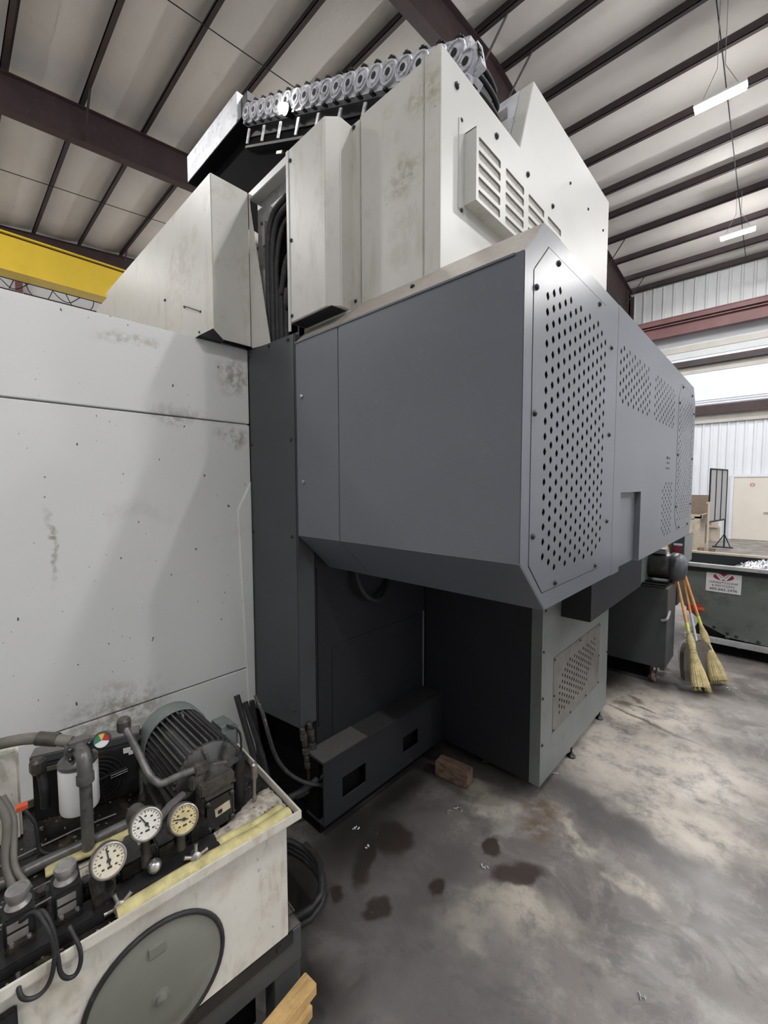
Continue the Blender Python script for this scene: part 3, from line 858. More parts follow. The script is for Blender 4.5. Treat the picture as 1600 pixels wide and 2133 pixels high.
for (x, y) in ((XC - .012, 2.727), (XC - .02, 3.33), (-1.55, 2.30), (-1.3, 2.30)):
    MB().cyl((x, y, .02), (x, y, .12), .006, 8).lathe((x, y, 0), (0, 0, 1), [(.026, 0), (.026, .008), (.012, .022), (.008, .03)], 14).build('levelling_foot', m_screw, mach, smooth=40)
MB().box(-1.70, 2.203, .0, -1.66, 3.40, .085).box(-1.6, 2.6, 0, -1.0, 3.35, .08).build('gap_shade', m_black, mach)  # black boxes stand in for shade in the gap under the cabinet

# ---------------------------------------------------------------- recessed base wall and lifting beam
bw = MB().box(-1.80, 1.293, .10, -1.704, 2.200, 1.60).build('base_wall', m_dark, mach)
MB().box(-1.704, 1.300, .50, -1.7025, 1.303, 1.335).build('joint', m_black, bw)
MB().prism(octo(1.395, .40, 2.14, .905, .02), 'x', -1.7035, -1.700).build('inspection_plate', m_dark, bw, bevel=.001)
MB().box(-1.704, 2.175, .36, -1.697, 2.182, .92).build('pale_edge', m_zinc, bw)
slh = [[(1.335, .165), (1.500, .165), (1.500, .275), (1.335, .275)], [(1.805, .175), (1.945, .175), (1.945, .272), (1.805, .272)]]
beam = MB().plate([(1.215, .085), (2.192, .085), (2.192, .405), (1.215, .405)], slh, 'x', -1.556, -1.564).build('lifting_beam', m_dark, mach)
MB().box(-1.70, 1.215, .397, -1.564, 2.192, .405).box(-1.70, 1.215, .085, -1.564, 2.192, .093).build('flange_plate', m_dark, beam)
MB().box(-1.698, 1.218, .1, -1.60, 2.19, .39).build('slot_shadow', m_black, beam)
MB().box(-1.700, 1.22, .405, -1.562, 1.52, .4075).build('worn_top_plate', m_grey2, beam)
MB().box(-2.4, 1.24, 0, -1.62, 2.19, .085).box(-2.4, 1.30, .085, -1.80, 2.2, .5).build('machine_bed', m_black, mach)
# hoses along the base
MB().tube(spline([(-1.69, 1.547, 1.36), (-1.66, 1.547, 1.24), (-1.64, 1.585, 1.15), (-1.64, 1.675, 1.105), (-1.66, 1.77, 1.13), (-1.70, 1.84, 1.21)], 5), .017, 10).build('hose_loop', m_rubber, mach, smooth=60)
MB().tube(spline([(-1.70, .945, .80), (-1.64, .942, .75), (-1.62, .961, .639), (-1.62, .998, .517), (-1.62, 1.06, .412), (-1.61, 1.146, .325), (-1.60, 1.245, .262)], 5), .0095, 8).build('striped_hose', m_hosey, mach, smooth=60)
MB().tube([(-1.60, 1.235, .268), (-1.595, 1.285, .255)], .014, 10).tube(spline([(-1.74, 1.0, .22), (-1.66, 1.12, .25), (-1.60, 1.26, .315)], 5), .016, 8).build('hose_end', m_rubber, mach, smooth=60)
for (y, x) in ((1.187, -1.68), (1.238, -1.69)):
    mb = MB()
    for k, z in enumerate((.555, .52, .485, .44, .40, .365)):
        mb.lathe((x, y + .006 * k, z - .034), (0, -.12, 1), [(.010, 0), (.018 if k % 2 else .014, .004), (.018 if k % 2 else .014, .03), (.010, .034)], 10)
    mb.tube([(x, y + .03, .36), (x, y + .04, .20), (x - .1, y + .03, .12)], .011, 8)
    mb.build('hydraulic_fitting', m_cast, mach, smooth=40)
for (a, b, c) in (((-1.95, .98, .70), (-1.80, 1.0, .35), (-1.72, .98, .02)), ((-2.0, 1.05, .62), (-1.85, 1.08, .30), (-1.72, 1.05, .02)), ((-2.02, 1.10, .60), (-1.98, 1.12, .3), (-1.9, 1.1, .02))):
    MB().tube(spline([a, b, c], 6), .016, 8).build('drain_hose', m_rubber, mach, smooth=60)

# ================================================================== TOOL CHAIN MAGAZINE
mag = thing('tool_chain_magazine', 'inclined tool-changer chain of round alloy links on top of the machine', 'tool magazine', (-2.0, 1.9, 3.3))
YM = 1.60
D = Vector((-.9135, 0, .4068)); PV = Vector((.4068, 0, .9135))
O0 = Vector((-1.090, YM, 3.592))
# link mesh: round pot with rings and a bore, facing -y
mb = MB().lathe((0, .055, 0), (0, -1, 0), [(.048, 0), (.055, .01), (.055, .052), (.052, .058), (.046, .058), (.044, .052), (.034, .052), (.032, .060), (.018, .060)], 18)
mb.box(-.052, .012, -.060, .052, .05, .060)
mb.mat(1).lathe((0, -.006, 0), (0, -1, 0), [(.016, 0), (.016, .002)], 12)
mb.box(-.028, .0, .058, .018, .03, .063).box(-.014, -.004, .060, .004, .012, .067).box(-.012, .0, -.069, .012, .03, -.058)
link_me = mesh_only(mb, 'chain_link', [m_link, m_blackp], 40)
ang = math.atan2(D.z, -D.x)
for k in range(19):
    w = O0 + D * (.1055 * k)
    inst(link_me, 'chain_link', w, mag, (0, ang, 0))
CC = O0 - PV * .10
for k in range(1, 3):
    a = .95 * k
    dirv = PV * cos(a) - D * sin(a)
    inst(link_me, 'chain_link', CC + dirv * .10, mag, (0, ang + a, 0))
def mp(s, t):                                   # s along the slope, t across it
    q = O0 + D * s + PV * t
    return (q.x, q.z)
# far strand of the chain and frame behind it
MB().prism([mp(-.05, .02), mp(1.98, .02), mp(1.98, -.10), mp(-.05, -.10)], 'y', YM + .085, YM + .26).build('chain_guide', m_blackp, mag)
MB().prism([mp(-.02, -.10), mp(2.0, -.10), (-2.95, 4.36), (-3.80, 4.345), (-3.80, 4.30), (-2.6, 3.4), (-1.30, 3.30)], 'y', YM + .10, YM + 1.05).build('frame_body', m_black, mag)
mb = MB()
for k in range(9):
    c = O0 + D * (.16 + .215 * k) - PV * .13
    MB().obox((c.x, YM + .03, c.z), D, (0, 1, 0), PV, .012, .004, .045).build('guide_tab', m_link, mag)
MB().prism([mp(.1, -.185), mp(1.9, -.185), mp(1.9, -.20), mp(.1, -.20)], 'y', YM + .03, YM + .09).build('lower_rail', m_blackp, mag)
for k in range(7):
    c = O0 + D * (.25 + .2 * k) - PV * (.24 + .012 * (k % 3))
    MB().obox((c.x, YM + .06, c.z), D, (0, 1, 0), PV, .035 + .01 * (k % 2), .006, .009).build('glint_strip', m_chrome, mag)  # chrome dashes added for the bright glints along the lower rail
# end of the chain: rounded cross bars
mb = MB()
for (dz, dx) in ((0, 0), (-.07, .012), (-.15, .02)):
    mb.tube(spline([(-1.06 + dx, YM + .06, 3.60 + dz), (-1.04 + dx, YM + .10, 3.60 + dz), (-1.035 + dx, YM + .20, 3.59 + dz), (-1.05 + dx, YM + .275, 3.58 + dz), (-1.10, YM + .29, 3.57 + dz)], 4), .012, 8)
mb.build('end_guard_rail', m_dark, mag, smooth=60)
MB().box(-1.16, YM + .08, 3.36, -1.055, YM + .275, 3.60).build('sprocket_housing', m_blackp, mag, bevel=.02)
MB().box(-1.13, 2.02, 3.35, -1.06, 2.14, 3.62).build('drive_bracket', m_zinc, mag)
# long end tray
tray = MB().box(-3.83, YM, 4.372, -2.965, YM + .004, 4.580).build('end_tray', m_brush, mag)
MB().box(-3.83, YM + .004, 4.365, -2.90, 2.75, 4.378).build('tray_floor', m_black, tray)
MB().box(-2.965, YM + .001, 4.39, -2.955, YM + .16, 4.580).build('tray_end', m_brush, tray)
MB().box(-2.955, YM + .03, 4.37, -2.86, YM + .10, 4.545).build('chain_entry', m_blackp, tray)
# bent pale bracket below the chain
MB().prism([(-2.28, 3.72), (-2.05, 3.60), (-2.02, 3.70), (-2.10, 3.76), (-2.13, 3.70), (-2.20, 3.82), (-2.30, 3.86)], 'y', YM + .02, YM + .03).build('pale_bracket', m_brush, mag)
MB().tube([(-2.55, YM + .05, 3.78), (-2.25, YM + .05, 3.62)], .03, 10).build('drive_shaft', m_gauge, mag, smooth=50)
# small work light clipped under the chain
wl = MB().lathe((-2.33, YM - .004, 4.085), (0, -1, -.1), [(.03, -.05), (.034, 0), (.036, .012), (.030, .012)], 16).build('work_light', m_blackp, mag, smooth=40)
MB().lathe((-2.33, YM - .012, 4.084), (0, -1, -.1), [(.029, 0), (.029, .012), (.022, .030), (.010, .040)], 16).build('lens', e_work, wl)

# ================================================================== HYDRAULIC POWER UNIT
TH = radians(4.0)
DU = Vector((sin(TH), cos(TH), 0)); DV = Vector((-cos(TH), sin(TH), 0)); RU = Vector((-.986, .687, 0))
def U(u, v, z):
    q = RU + DU * u + DV * v
    return (q.x, q.y, z)
def ubox(mb, u0, v0, z0, u1, v1, z1):
    return mb.obox(U((u0 + u1) / 2, (v0 + v1) / 2, (z0 + z1) / 2), DU, DV, (0, 0, 1), abs(u1 - u0) / 2, abs(v1 - v0) / 2, abs(z1 - z0) / 2)
unit = thing('hydraulic_power_unit', 'cream hydraulic tank with motor, gauges and oil filter in the lower left corner', 'hydraulic unit', U(-.55, .3, 0))
UL, VD = -1.35, .60
tank = ubox(MB(), UL + .03, .025, .415, -.034, VD - .02, .772).build('tank', m_tank, unit, bevel=.004)
mb = MB()
ubox(mb, UL, 0, .776, 0, .006, .800); ubox(mb, UL, VD - .006, .776, 0, VD, .800)
ubox(mb, UL, .006, .776, .006 + UL, VD - .006, .800); ubox(mb, -.006, .006, .776, 0, VD - .006, .800)
ubox(mb, UL, 0, .7755, 0, .024, .7785)
mb.build('tray_rim', m_tank, tank)
ubox(MB(), UL + .006, .006, .7725, -.006, VD - .006, .7765).build('tray_floor', m_oil, tank)
ubox(MB(), UL + .04, .0225, .762, -.04, .0255, .7745).build('shadow_joint', m_dark, tank)
# round inspection lid
lc = (-.383, .0245, .560)
nf = -DV
lid = MB().lathe(U(*lc), nf, [(.150, 0), (.150, .004), (.144, .006), (.132, .004), (.118, .010), (.06, .017), (.02, .019), (.001, .019)], 48).build('inspection_lid', m_lid, unit, smooth=35)
rg = MB()
rg.tube([Vector(U(*lc)) + (DU * cos(a) + Vector((0, 0, 1)) * sin(a)) * .152 + nf * .004 for a in [2 * pi * k / 48 for k in range(49)]], .0062, 8, cap=False)
rg.build('rubber_seal', m_rubber, lid, smooth=60)
MB().lathe(Vector(U(*lc)) + nf * .017 + Vector((0, 0, -.015)), nf, [(.020, 0), (.020, .003), (.012, .005), (.012, .010), (.004, .013)], 16).build('centre_bolt', m_lid, lid, smooth=40)
MB().obox(Vector(U(-.386, 0, .662)) - DV * -.0 + nf * -.012, DU, nf, (0, 0, 1), .018, .004, .011).build('stamped_mark', m_lid, lid)
# frame
fr = MB()
ubox(fr, UL, .03, .30, .012, .08, .413); ubox(fr, UL, VD - .08, .32, .012, VD - .03, .413); ubox(fr, -.05, .08, .32, .012, VD - .08, .413)
fr.build('frame_rail', m_grey2, unit, bevel=.004)
ubox(MB(), UL, .024, .378, -.02, .0295, .416).build('frame_ledge', m_blackp, unit)
for (u, v) in ((-.05, .035), (-.05, VD - .09), (-1.2, .035)):
    ubox(MB(), u - .03, v, .0, u + .06, v + .06, .32).build('leg', m_grey2, unit, bevel=.003)
ubox(MB(), UL, .12, .10, -.10, VD - .1, .30).build('underside_shade', m_black, unit)  # black block fills the open gap in place of its shade
ubox(MB(), -.075, .020, .392, -.062, .0245, .405).build('frame_bolt', m_screw, unit)

# --- electric motor (axis along x)
MY, MZ, MR = .512, .898, .090
mot = MB().cyl((-1.47, MY, MZ), (-1.20, MY, MZ), MR - .012, 36).build('electric_motor', m_motor, unit, smooth=40)
for k in range(36):
    a = 2 * pi * k / 36
    if -2.4 < a - pi < -1.0 and False: continue
    e = Vector((0, cos(a), sin(a)))
    MB().obox(Vector((-1.33, MY, MZ)) + e * (MR - .004), (1, 0, 0), e, Vector((0, -sin(a), cos(a))), .122, .013, .0024).build('cooling_fin', m_motor, mot)
MB().lathe((-1.53, MY, MZ), (1, 0, 0), [(.06, 0), (.098, .008), (.104, .02), (.104, .085), (.100, .087), (.099, .06)], 36).build('fan_cowl', m_cowl, mot, smooth=35)
MB().lathe((-1.215, MY, MZ), (1, 0, 0), [(.091, 0), (.091, .012), (.084, .016), (.066, .024), (.048, .030), (.044, .075)], 28).build('end_bell', m_motor, mot, smooth=35)
for k in range(8):
    a = 2 * pi * k / 8 + .2
    e = Vector((0, cos(a), sin(a)))
    MB().obox(Vector((-1.190, MY, MZ)) + e * .062, (1, 0, 0), e, Vector((0, -sin(a), cos(a))), .014, .022, .004).lathe(Vector((-1.203, MY, MZ)) + e * .084, (1, 0, 0), [(.006, 0), (.006, .008), (.003, .010)], 8).build('bell_rib', m_motor, mot)
MB().obox((-1.33, MY + .105, MZ + .02), (1, 0, 0), (0, 1, 0), (0, 0, 1), .05, .035, .045).build('terminal_box', m_cowl, mot, bevel=.014)
MB().tube(spline([(-1.29, MY + .10, MZ + .07), (-1.28, MY + .14, MZ + .03), (-1.26, MY + .13, MZ - .05), (-1.25, MY + .12, MZ - .10)], 4), .004, 6).build('terminal_lead', m_rubber, mot)
MB().tube(arc((-1.40, MY, MZ + MR + .008), .012, 0, pi, 8, (1, 0, 0), (0, 0, 1)), .004, 6).build('lifting_eye', m_motor, mot)
ubox(MB(), -.31, .25, .776, -.08, .46, .80).build('motor_foot', m_motor, mot)
# --- pump block
pmp = MB().obox((-1.150, .505, .840), (1, 0, 0), (0, 1, 0), (0, 0, 1), .030, .046, .052).build('gear_pump', m_cast, unit, bevel=.008)
MB().obox((-1.1185, .503, .835), (1, 0, 0), (0, 1, 0), (0, 0, 1), .003, .040, .045).build('pump_cover', m_blackp, pmp, bevel=.004)
MB().obox((-1.1145, .510, .838), (1, 0, 0), (0, .96, .1), (0, -.1, .96), .001, .022, .012).build('name_plate', m_namepl, pmp)
MB().obox((-1.1130, .502, .836), (1, 0, 0), (0, .96, .1), (0, -.1, .96), .0008, .006, .005).build('plate_print', m_dark, pmp)
screws([(.470, .872), (.538, .872), (.470, .800), (.538, .800)], 'x', -1.1155, pmp)
MB().cyl(U(-.225, .16, .90), U(-.225, .16, .955), .012, 10).obox((-1.16, .505, .905), (1, 0, 0), (0, 1, 0), (0, 0, 1), .034, .05, .016).obox((-1.165, .46, .925), (1, 0, 0), (0, 1, 0), (0, 0, 1), .014, .02, .02).build('valve_cap', m_cast, pmp, bevel=.004)
MB().tube([(-1.17, .500, .925), (-1.17, .515, .94), (-1.16, .545, .935)], .009, 8).build('pump_elbow', m_cast, pmp, smooth=50)
# --- bent suction pipe in front of the motor
sp_pts = [U(-.384, .30, 1.085), U(-.378, .28, 1.065), U(-.360, .24, 1.013), U(-.353, .21, .988), U(-.347, .19, .972), U(-.336, .18, .959), U(-.324, .17, .953), U(-.282, .165, .957), U(-.240, .16, .957)]
hk = MB().tube(spline(sp_pts, 4), .0095, 10).build('bent_pipe', m_pipe, unit, smooth=60)
MB().lathe(U(-.384, .30, 1.080), (0, 0, 1), [(.016, -.012), (.018, -.004), (.018, .016), (.013, .024)], 10).build('pipe_nut', m_cast, hk, smooth=30)
MB().obox(U(-.228, .16, .957), DU, DV, (0, 0, 1), .018, .013, .012).build('pipe_nut', m_cast, hk, bevel=.003)
hk2 = MB().tube(spline([U(-.566, .44, .985), U(-.560, .44, .95), U(-.556, .43, .90), U(-.556, .43, .86)], 4), .011, 10).build('bent_pipe', m_rubber, unit, smooth=60)
MB().lathe(U(-.567, .44, .975), (0, 0, 1), [(.016, -.012), (.019, -.004), (.019, .018), (.012, .026)], 10).build('pipe_nut', m_cast, hk2, smooth=30)
# --- oil cooler
CD = Vector((sin(radians(20)), cos(radians(20)), 0)); CN = Vector((CD.y, -CD.x, 0))
ca = Vector((-1.539, .146, 0)); cL = .262
def CU(u, v, z):
    q = ca + CD * u - CN * v
    return (q.x, q.y, z)
def cbox(mb, u0, v0, z0, u1, v1, z1):
    return mb.obox(CU((u0 + u1) / 2, (v0 + v1) / 2, (z0 + z1) / 2), CD, -CN, (0, 0, 1), (u1 - u0) / 2, (v1 - v0) / 2, (z1 - z0) / 2)
cool = cbox(MB(), 0, 0, .777, cL, .055, .936).build('oil_cooler', m_blackp, unit, bevel=.003)
cbox(MB(), -.01, .02, .936, cL + .005, .075, .962).build('header_tank', m_grey2, cool, bevel=.003)
mb = MB()
fc_ = Vector(CU(.155, 0, .855)) + CN * .006
for r in (.025, .037, .049, .061, .073):
    mb.tube([fc_ + (CD * cos(a) + Vector((0, 0, 1)) * sin(a)) * r for a in [2 * pi * k / 32 for k in range(33)]], .0016, 5, cap=False)
for a in (.25, .25 + pi / 2):
    e = CD * cos(a) + Vector((0, 0, 1)) * sin(a)
    mb.tube([fc_ - e * .078, fc_ + e * .078], .002, 5)
mb.build('fan_guard', m_blackp, cool)
for z in (.857, .864):
    MB().tube([Vector(CU(.19, 0, z - .004)) + CN * .009, Vector(CU(.235, 0, z + .006)) + CN * .009], .0012, 5).build('bright_wire', m_chrome, cool)
MB().obox(Vector(CU(.235, 0, .925)) + CN * .001, CD, CN, (0, 0, 1), .010, .0008, .008).obox(Vector(CU(.245, 0, .915)) + CN * .001, CD, CN, (0, 0, 1), .006, .0008, .006).build('white_sticker', m_white_plain, cool)
cbox(MB(), .0, -.004, .917, .03, .0, .93).build('edge_clip', m_chrome, cool)
cbox(MB(), .035, -.004, .922, .11, .0, .934).build('edge_clip', m_chrome, cool)
# --- filter
fx = Vector((-1.366, .226, 0))
fil = MB().lathe((fx.x, fx.y, .870), (0, 0, 1), [(.038, 0), (.044, .005), (.0455, .012), (.0455, .122), (.042, .127)], 32).build('oil_filter', m_filter, unit, smooth=35)
MB().lathe((fx.x, fx.y, .997), (0, 0, 1), [(.043, 0), (.046, .004), (.046, .012), (.036, .018), (.030, .026), (.030, .04)], 24).build('filter_head', m_pipe, fil, smooth=35)
hb = MB().obox((fx.x + .005, fx.y + .002, 1.045), DU, DV, (0, 0, 1), .030, .024, .022).build('head_block', m_pipe, fil, bevel=.008)
for du in (-.030, .030):
    for dz in (-.013, .013):
        MB().lathe(Vector((fx.x + .03, fx.y + du * .7, 1.045 + dz)), (1, 0, 0), [(.006, 0), (.006, .006), (.003, .009)], 8).build('head_bolt', m_screw, fil)
px_ = Vector((-1.295, .228, 0))
el = [(fx.x + .01, fx.y, 1.046), (fx.x + .035, fx.y + .001, 1.047), (px_.x - .014, px_.y, 1.045), (px_.x - .003, px_.y, 1.035), (px_.x, px_.y, 1.015), (px_.x, px_.y, .985)]
MB().tube(spline(el, 4), .0175, 14).tube([(px_.x, px_.y, .998), (px_.x, px_.y, .978)], .0205, 14).build('pipe_elbow', m_pipe, fil, smooth=60)
MB().tube([(px_.x, px_.y, .985), (px_.x - .004, px_.y, .777)], .0145, 16).build('riser_pipe', m_pipe, unit, smooth=60)
ig = Vector((-1.315, .272, 1.062)); ign = Vector((.86, -.25, .34)).normalized()
ind = MB().lathe(ig, ign, [(.018, -.022), (.0215, -.012), (.0215, .004), (.018, .006), (.018, .003)], 24).build('clogging_indicator', m_rubber, fil, smooth=35)
MB().tube([ig - ign * .02, (fx.x + .01, fx.y + .02, 1.05)], .009, 8).build('indicator_stem', m_cast, fil)
e1 = Vector((0, 0, 1)).cross(ign).normalized(); e2 = ign.cross(e1)
mb = MB()
def sector(a0, a1, r, h):
    pts = [ig + ign * h] + [ig + ign * h + (e1 * cos(a0 + (a1 - a0) * k / 6) + e2 * sin(a0 + (a1 - a0) * k / 6)) * r for k in range(7)]
    return pts, [(0, i, i + 1) for i in range(1, 7)]
for mi, (a0, a1) in enumerate(((-.25, pi * .36), (pi * .36, pi * .64), (pi * .64, pi * 1.12), (pi * 1.12, 2 * pi - .25))):
    mb.cur = mi
    mb.add(*sector(a0, a1, .0178, .0045))
mb.build('indicator_dial', [m_g_red, m_g_yel, m_g_green, m_white_plain], fil, normals=False)
# --- thick return hose from the left
MB().tube(spline([(-1.66, -.10, .98), (-1.57, -.02, 1.035), (-1.48, .09, 1.068), (-1.43, .155, 1.072), (-1.375, .215, 1.058)], 6), .0145, 12).build('return_hose', m_hoseg, unit, smooth=60)
MB().tube([(-1.432, .152, 1.072), (-1.40, .19, 1.065)], .0175, 12).build('hose_clamp', m_cast, unit, smooth=60)
MB().tube(spline([(-1.62, -.12, .96), (-1.54, .0, 1.025), (-1.49, .06, 1.04), (-1.47, .06, 1.03)], 5), .009, 8).build('return_hose', m_hoseg, unit, smooth=60)
# --- horizontal pipe across the tray
MB().tube(spline([U(-.66, .31, .785), U(-.56, .305, .792), U(-.45, .295, .797), U(-.36, .29, .80), U(-.30, .285, .80)], 4), .0145, 12).build('tray_pipe', m_pipe, unit, smooth=60)
for (z, v) in ((.800, .17), (.795, .23), (.787, .385)):
    MB().tube([U(-.75, v, z - .01), U(-.50, v, z), U(-.40, v - .01, z)], .0022, 6).build('thin_line', m_chrome, unit)
# --- pressure gauges
def gauge(c, nrm, r, dial, ndl, foot, needle_ang):
    c = Vector(c); nrm = Vector(nrm).normalized()
    g_ = MB().lathe(c, nrm, [(r * .55, -r * .75), (r * .96, -r * .6), (r, -r * .5), (r, .002), (r * .97, .006), (r * .90, .007), (r * .86, .002)], 32).build('pressure_gauge', m_gauge, unit, smooth=35)
    MB().lathe(c, nrm, [(r * .88, .0005), (r * .88, .0022)], 32).build('gauge_dial', dial, g_)
    e1 = Vector((0, 0, 1)).cross(nrm).normalized(); e2 = nrm.cross(e1)
    mb = MB()
    a = needle_ang
    dv = e1 * cos(a) + e2 * sin(a)
    mb.obox(c + nrm * .0036 + dv * r * .22, dv, dv.cross(nrm), nrm, r * .50, r * .035, .0006)
    mb.lathe(c + nrm * .0026, nrm, [(r * .12, 0), (r * .12, .002)], 12)
    mb.build('needle', m_ink, g_)
    mb = MB()
    for k in range(19):
        a = radians(-45 + 15 * k)
        dv = e1 * cos(a) + e2 * sin(a)
        mb.obox(c + nrm * .0027 + dv * r * .74, dv, dv.cross(nrm), nrm, r * (.08 if k % 3 == 0 else .045), r * .018, .0003)
    for k in range(0, 19, 3):
        a = radians(-45 + 15 * k)
        dv = e1 * cos(a) + e2 * sin(a)
        mb.obox(c + nrm * .0027 + dv * r * .50, e1, e2, nrm, r * .07, r * .05, .0003)
    mb.obox(c + nrm * .0027 - e2 * r * .38, e1, e2, nrm, r * .13, r * .06, .0003)
    st = mb.build('dial_marks', m_ink, g_)
    MB().tube(spline([c - nrm * r * .5 - Vector((0, 0, r * .7)), Vector(foot) + Vector((0, 0, .04)), Vector(foot)], 4), .0105, 10).build('gauge_stem', m_cast, g_, smooth=50)
    return g_
gauge((-1.094, .229, .889), (.88, -.02, .42), .0365, m_dialc, m_ink, (-1.115, .235, .800), radians(95))
gauge((-1.088, .308, .932), (.90, -.05, .40), .0360, m_dialw, m_ink, (-1.110, .310, .81), radians(118))
gauge((-1.053, .382, .920), (.92, -.05, .38), .0350, m_dialy, m_ink, (-1.085, .385, .82), radians(160))
MB().tube([(-1.085, .32, .915), (-1.13, .375, .915), (-1.16, .42, .905)], .010, 10).build('gauge_pipe', m_gauge, unit, smooth=50)
MB().lathe((-1.135, .300, .935), (.3, -.1, 1), [(.018, -.04), (.022, -.02), (.024, .0), (.018, .018), (.010, .026)], 12).build('gauge_snubber', m_cast, unit, smooth=35)
# --- front manifold and valves
man = ubox(MB(), -.80, .045, .777, -.22, .10, .800).build('manifold_bar', m_blackp, unit, bevel=.003)
for (u0, u1, v0, v1, z1) in ((-.44, -.39, .10, .19, .835), (-.36, -.31, .09, .17, .845), (-.28, -.23, .10, .17, .84), (-.50, -.455, .06, .13, .83)):
    ubox(MB(), u0, v0, .777, u1, v1, z1).build('valve_block', m_oil, unit, bevel=.004)
def solenoid(u, v):
    s_ = ubox(MB(), u - .026, v - .035, .777, u + .026, v + .035, .858).build('solenoid_valve', m_blackp, unit, bevel=.004)
    MB().lathe(U(u, v, .855), (0, 0, 1), [(.021, 0), (.023, .006), (.017, .013), (.0165, .022), (.0205, .024), (.0215, .034), (.0205, .038), (.0155, .0385), (.0145, .036), (.005, .036)], 24).build('valve_cap', M('dull_aluminium', (.33, .32, .31), .4, metal=.5, var=.2, vscale=30), s_, smooth=35)
    for (z0, z1) in ((.838, .852), (.815, .830)):
        ubox(MB(), u - .020, v - .0375, z0 - .006, u + .014, v - .0345, z1 - .004).build('label_plate', m_lblplate, s_, bevel=.001)
    ubox(MB(), u - .024, v - .055, .777, u + .024, v - .035, .81).build('valve_base', m_oil, s_, bevel=.003)
    for du in (-.014, .014):
        MB().lathe(U(u + du, v - .045, .81), (0, 0, 1), [(.004, 0), (.004, .004)], 8).build('cap_screw', m_chrome, s_)
solenoid(-.622, .125)
solenoid(-.540, .125)
solenoid(-.72, .125)
# star handles
def star(c, nrm, r, n, a0):
    c = Vector(c); nrm = Vector(nrm).normalized()
    e1 = Vector((0, 0, 1)).cross(nrm).normalized(); e2 = nrm.cross(e1)
    mb = MB().lathe(c, nrm, [(.010, -.03), (.010, -.006), (.013, -.004), (.013, .006), (.006, .010)], 12)
    for k in range(n):
        a = a0 + 2 * pi * k / n
        dv = e1 * cos(a) + e2 * sin(a)
        mb.tube([c + dv * .004, c + dv * r * .8, c + dv * r], [.005, .0045, .0055], 8)
    return mb.build('star_handle', m_gauge, unit, smooth=50)
star(U(-.452, .045, .790), (.9, -.1, .35), .030, 5, .6)
star(U(-.283, .045, .802), (.9, -.1, .35), .030, 5, .2)
MB().lathe(U(-.372, .07, .818), (.85, -.2, .5), [(.010, -.04), (.013, -.02), (.016, -.012), (.016, .0), (.010, .008), (.003, .010)], 16).build('adjusting_knob', m_chrome, unit, smooth=40)
# cable loops hanging over the lip
MB().tube(spline([U(-.62, .07, .86), U(-.597, .03, .895), U(-.582, -.004, .878), U(-.573, -.012, .833), U(-.576, -.012, .793), U(-.585, -.012, .767), U(-.600, -.012, .757), U(-.618, -.010, .763), U(-.627, -.006, .780), U(-.628, .02, .80)], 5), .0043, 8).build('cable_loop', m_rubber, unit, smooth=60)
MB().tube(spline([U(-.60, .06, .87), U(-.585, .02, .895), U(-.573, -.004, .865), U(-.568, -.010, .809), U(-.565, -.012, .775), U(-.555, -.012, .755), U(-.541, -.012, .752), U(-.532, -.010, .771), U(-.533, -.004, .800), U(-.545, .03, .825)], 5), .0043, 8).build('cable_loop', m_rubber, unit, smooth=60)
ubox(MB(), -.80, .010, .60, -.632, .025, .735).build('switch_box', m_blackp, unit, bevel=.003)
# dipstick, grease cylinder, bolt ring
MB().cyl(U(-.078, .147, .776), U(-.074, .15, .86), .0055, 10).lathe(U(-.074, .15, .85), (0, 0, 1), [(.006, 0), (.011, .01), (.011, .05), (.005, .055)], 12).build('dipstick', m_gauge, unit, smooth=40)
MB().cyl(U(-.105, .20, .776), U(-.100, .20, .905), .0175, 18).lathe(U(-.100, .20, .90), (0, 0, 1), [(.019, 0), (.019, .012), (.012, .014), (.010, .022), (.004, .022)], 16).build('breather_tube', m_rubber, unit, smooth=40)
MB().tube([Vector(U(-.060, .078, .786)) + Vector((cos(a) * .015, sin(a) * .015, .006 * cos(a))) for a in [2 * pi * k / 20 for k in range(21)]], .0045, 8, cap=False).build('lifting_ring', m_gauge, unit, smooth=60)
for (u, v, h, r) in ((-.335, .20, .05, .011), (-.40, .22, .035, .013), (-.47, .20, .04, .012), (-.25, .20, .06, .012), (-.20, .13, .03, .012), (-.50, .16, .03, .014), (-.58, .20, .03, .012)):
    MB().cyl(U(u, v, .776), U(u, v, .776 + h), r * .75, 10).lathe(U(u, v, .776 + h * .55), (0, 0, 1), [(r * .8, 0), (r, .003), (r, .014), (r * .7, .018)], 6).build('hydraulic_fitting', m_cast, unit, smooth=30)
for (a_, b_) in (((-.36, .13, .80), (-.25, .13, .80)), ((-.45, .16, .80), (-.36, .17, .81)), ((-.55, .10, .79), (-.44, .10, .79))):
    MB().tube([U(*a_), U(*b_)], .008, 8).build('short_pipe', m_cast, unit, smooth=50)
mb = MB()
for k in range(260):
    u, v = random.uniform(-.66, -.04), random.uniform(.03, .52)
    s_ = random.uniform(.0012, .0035)
    mb.obox(U(u, v, .7768 + s_ * .4), (random.random(), random.random(), .1), (-random.random(), random.random(), .05), (0, 0, 1), s_, s_ * .6, s_ * .4)
_d = mb.build('metal_grit', M('wet_grit', (.34, .32, .28), .3, metal=.3, var=.4, vscale=90), unit)
_d['kind'] = 'stuff'
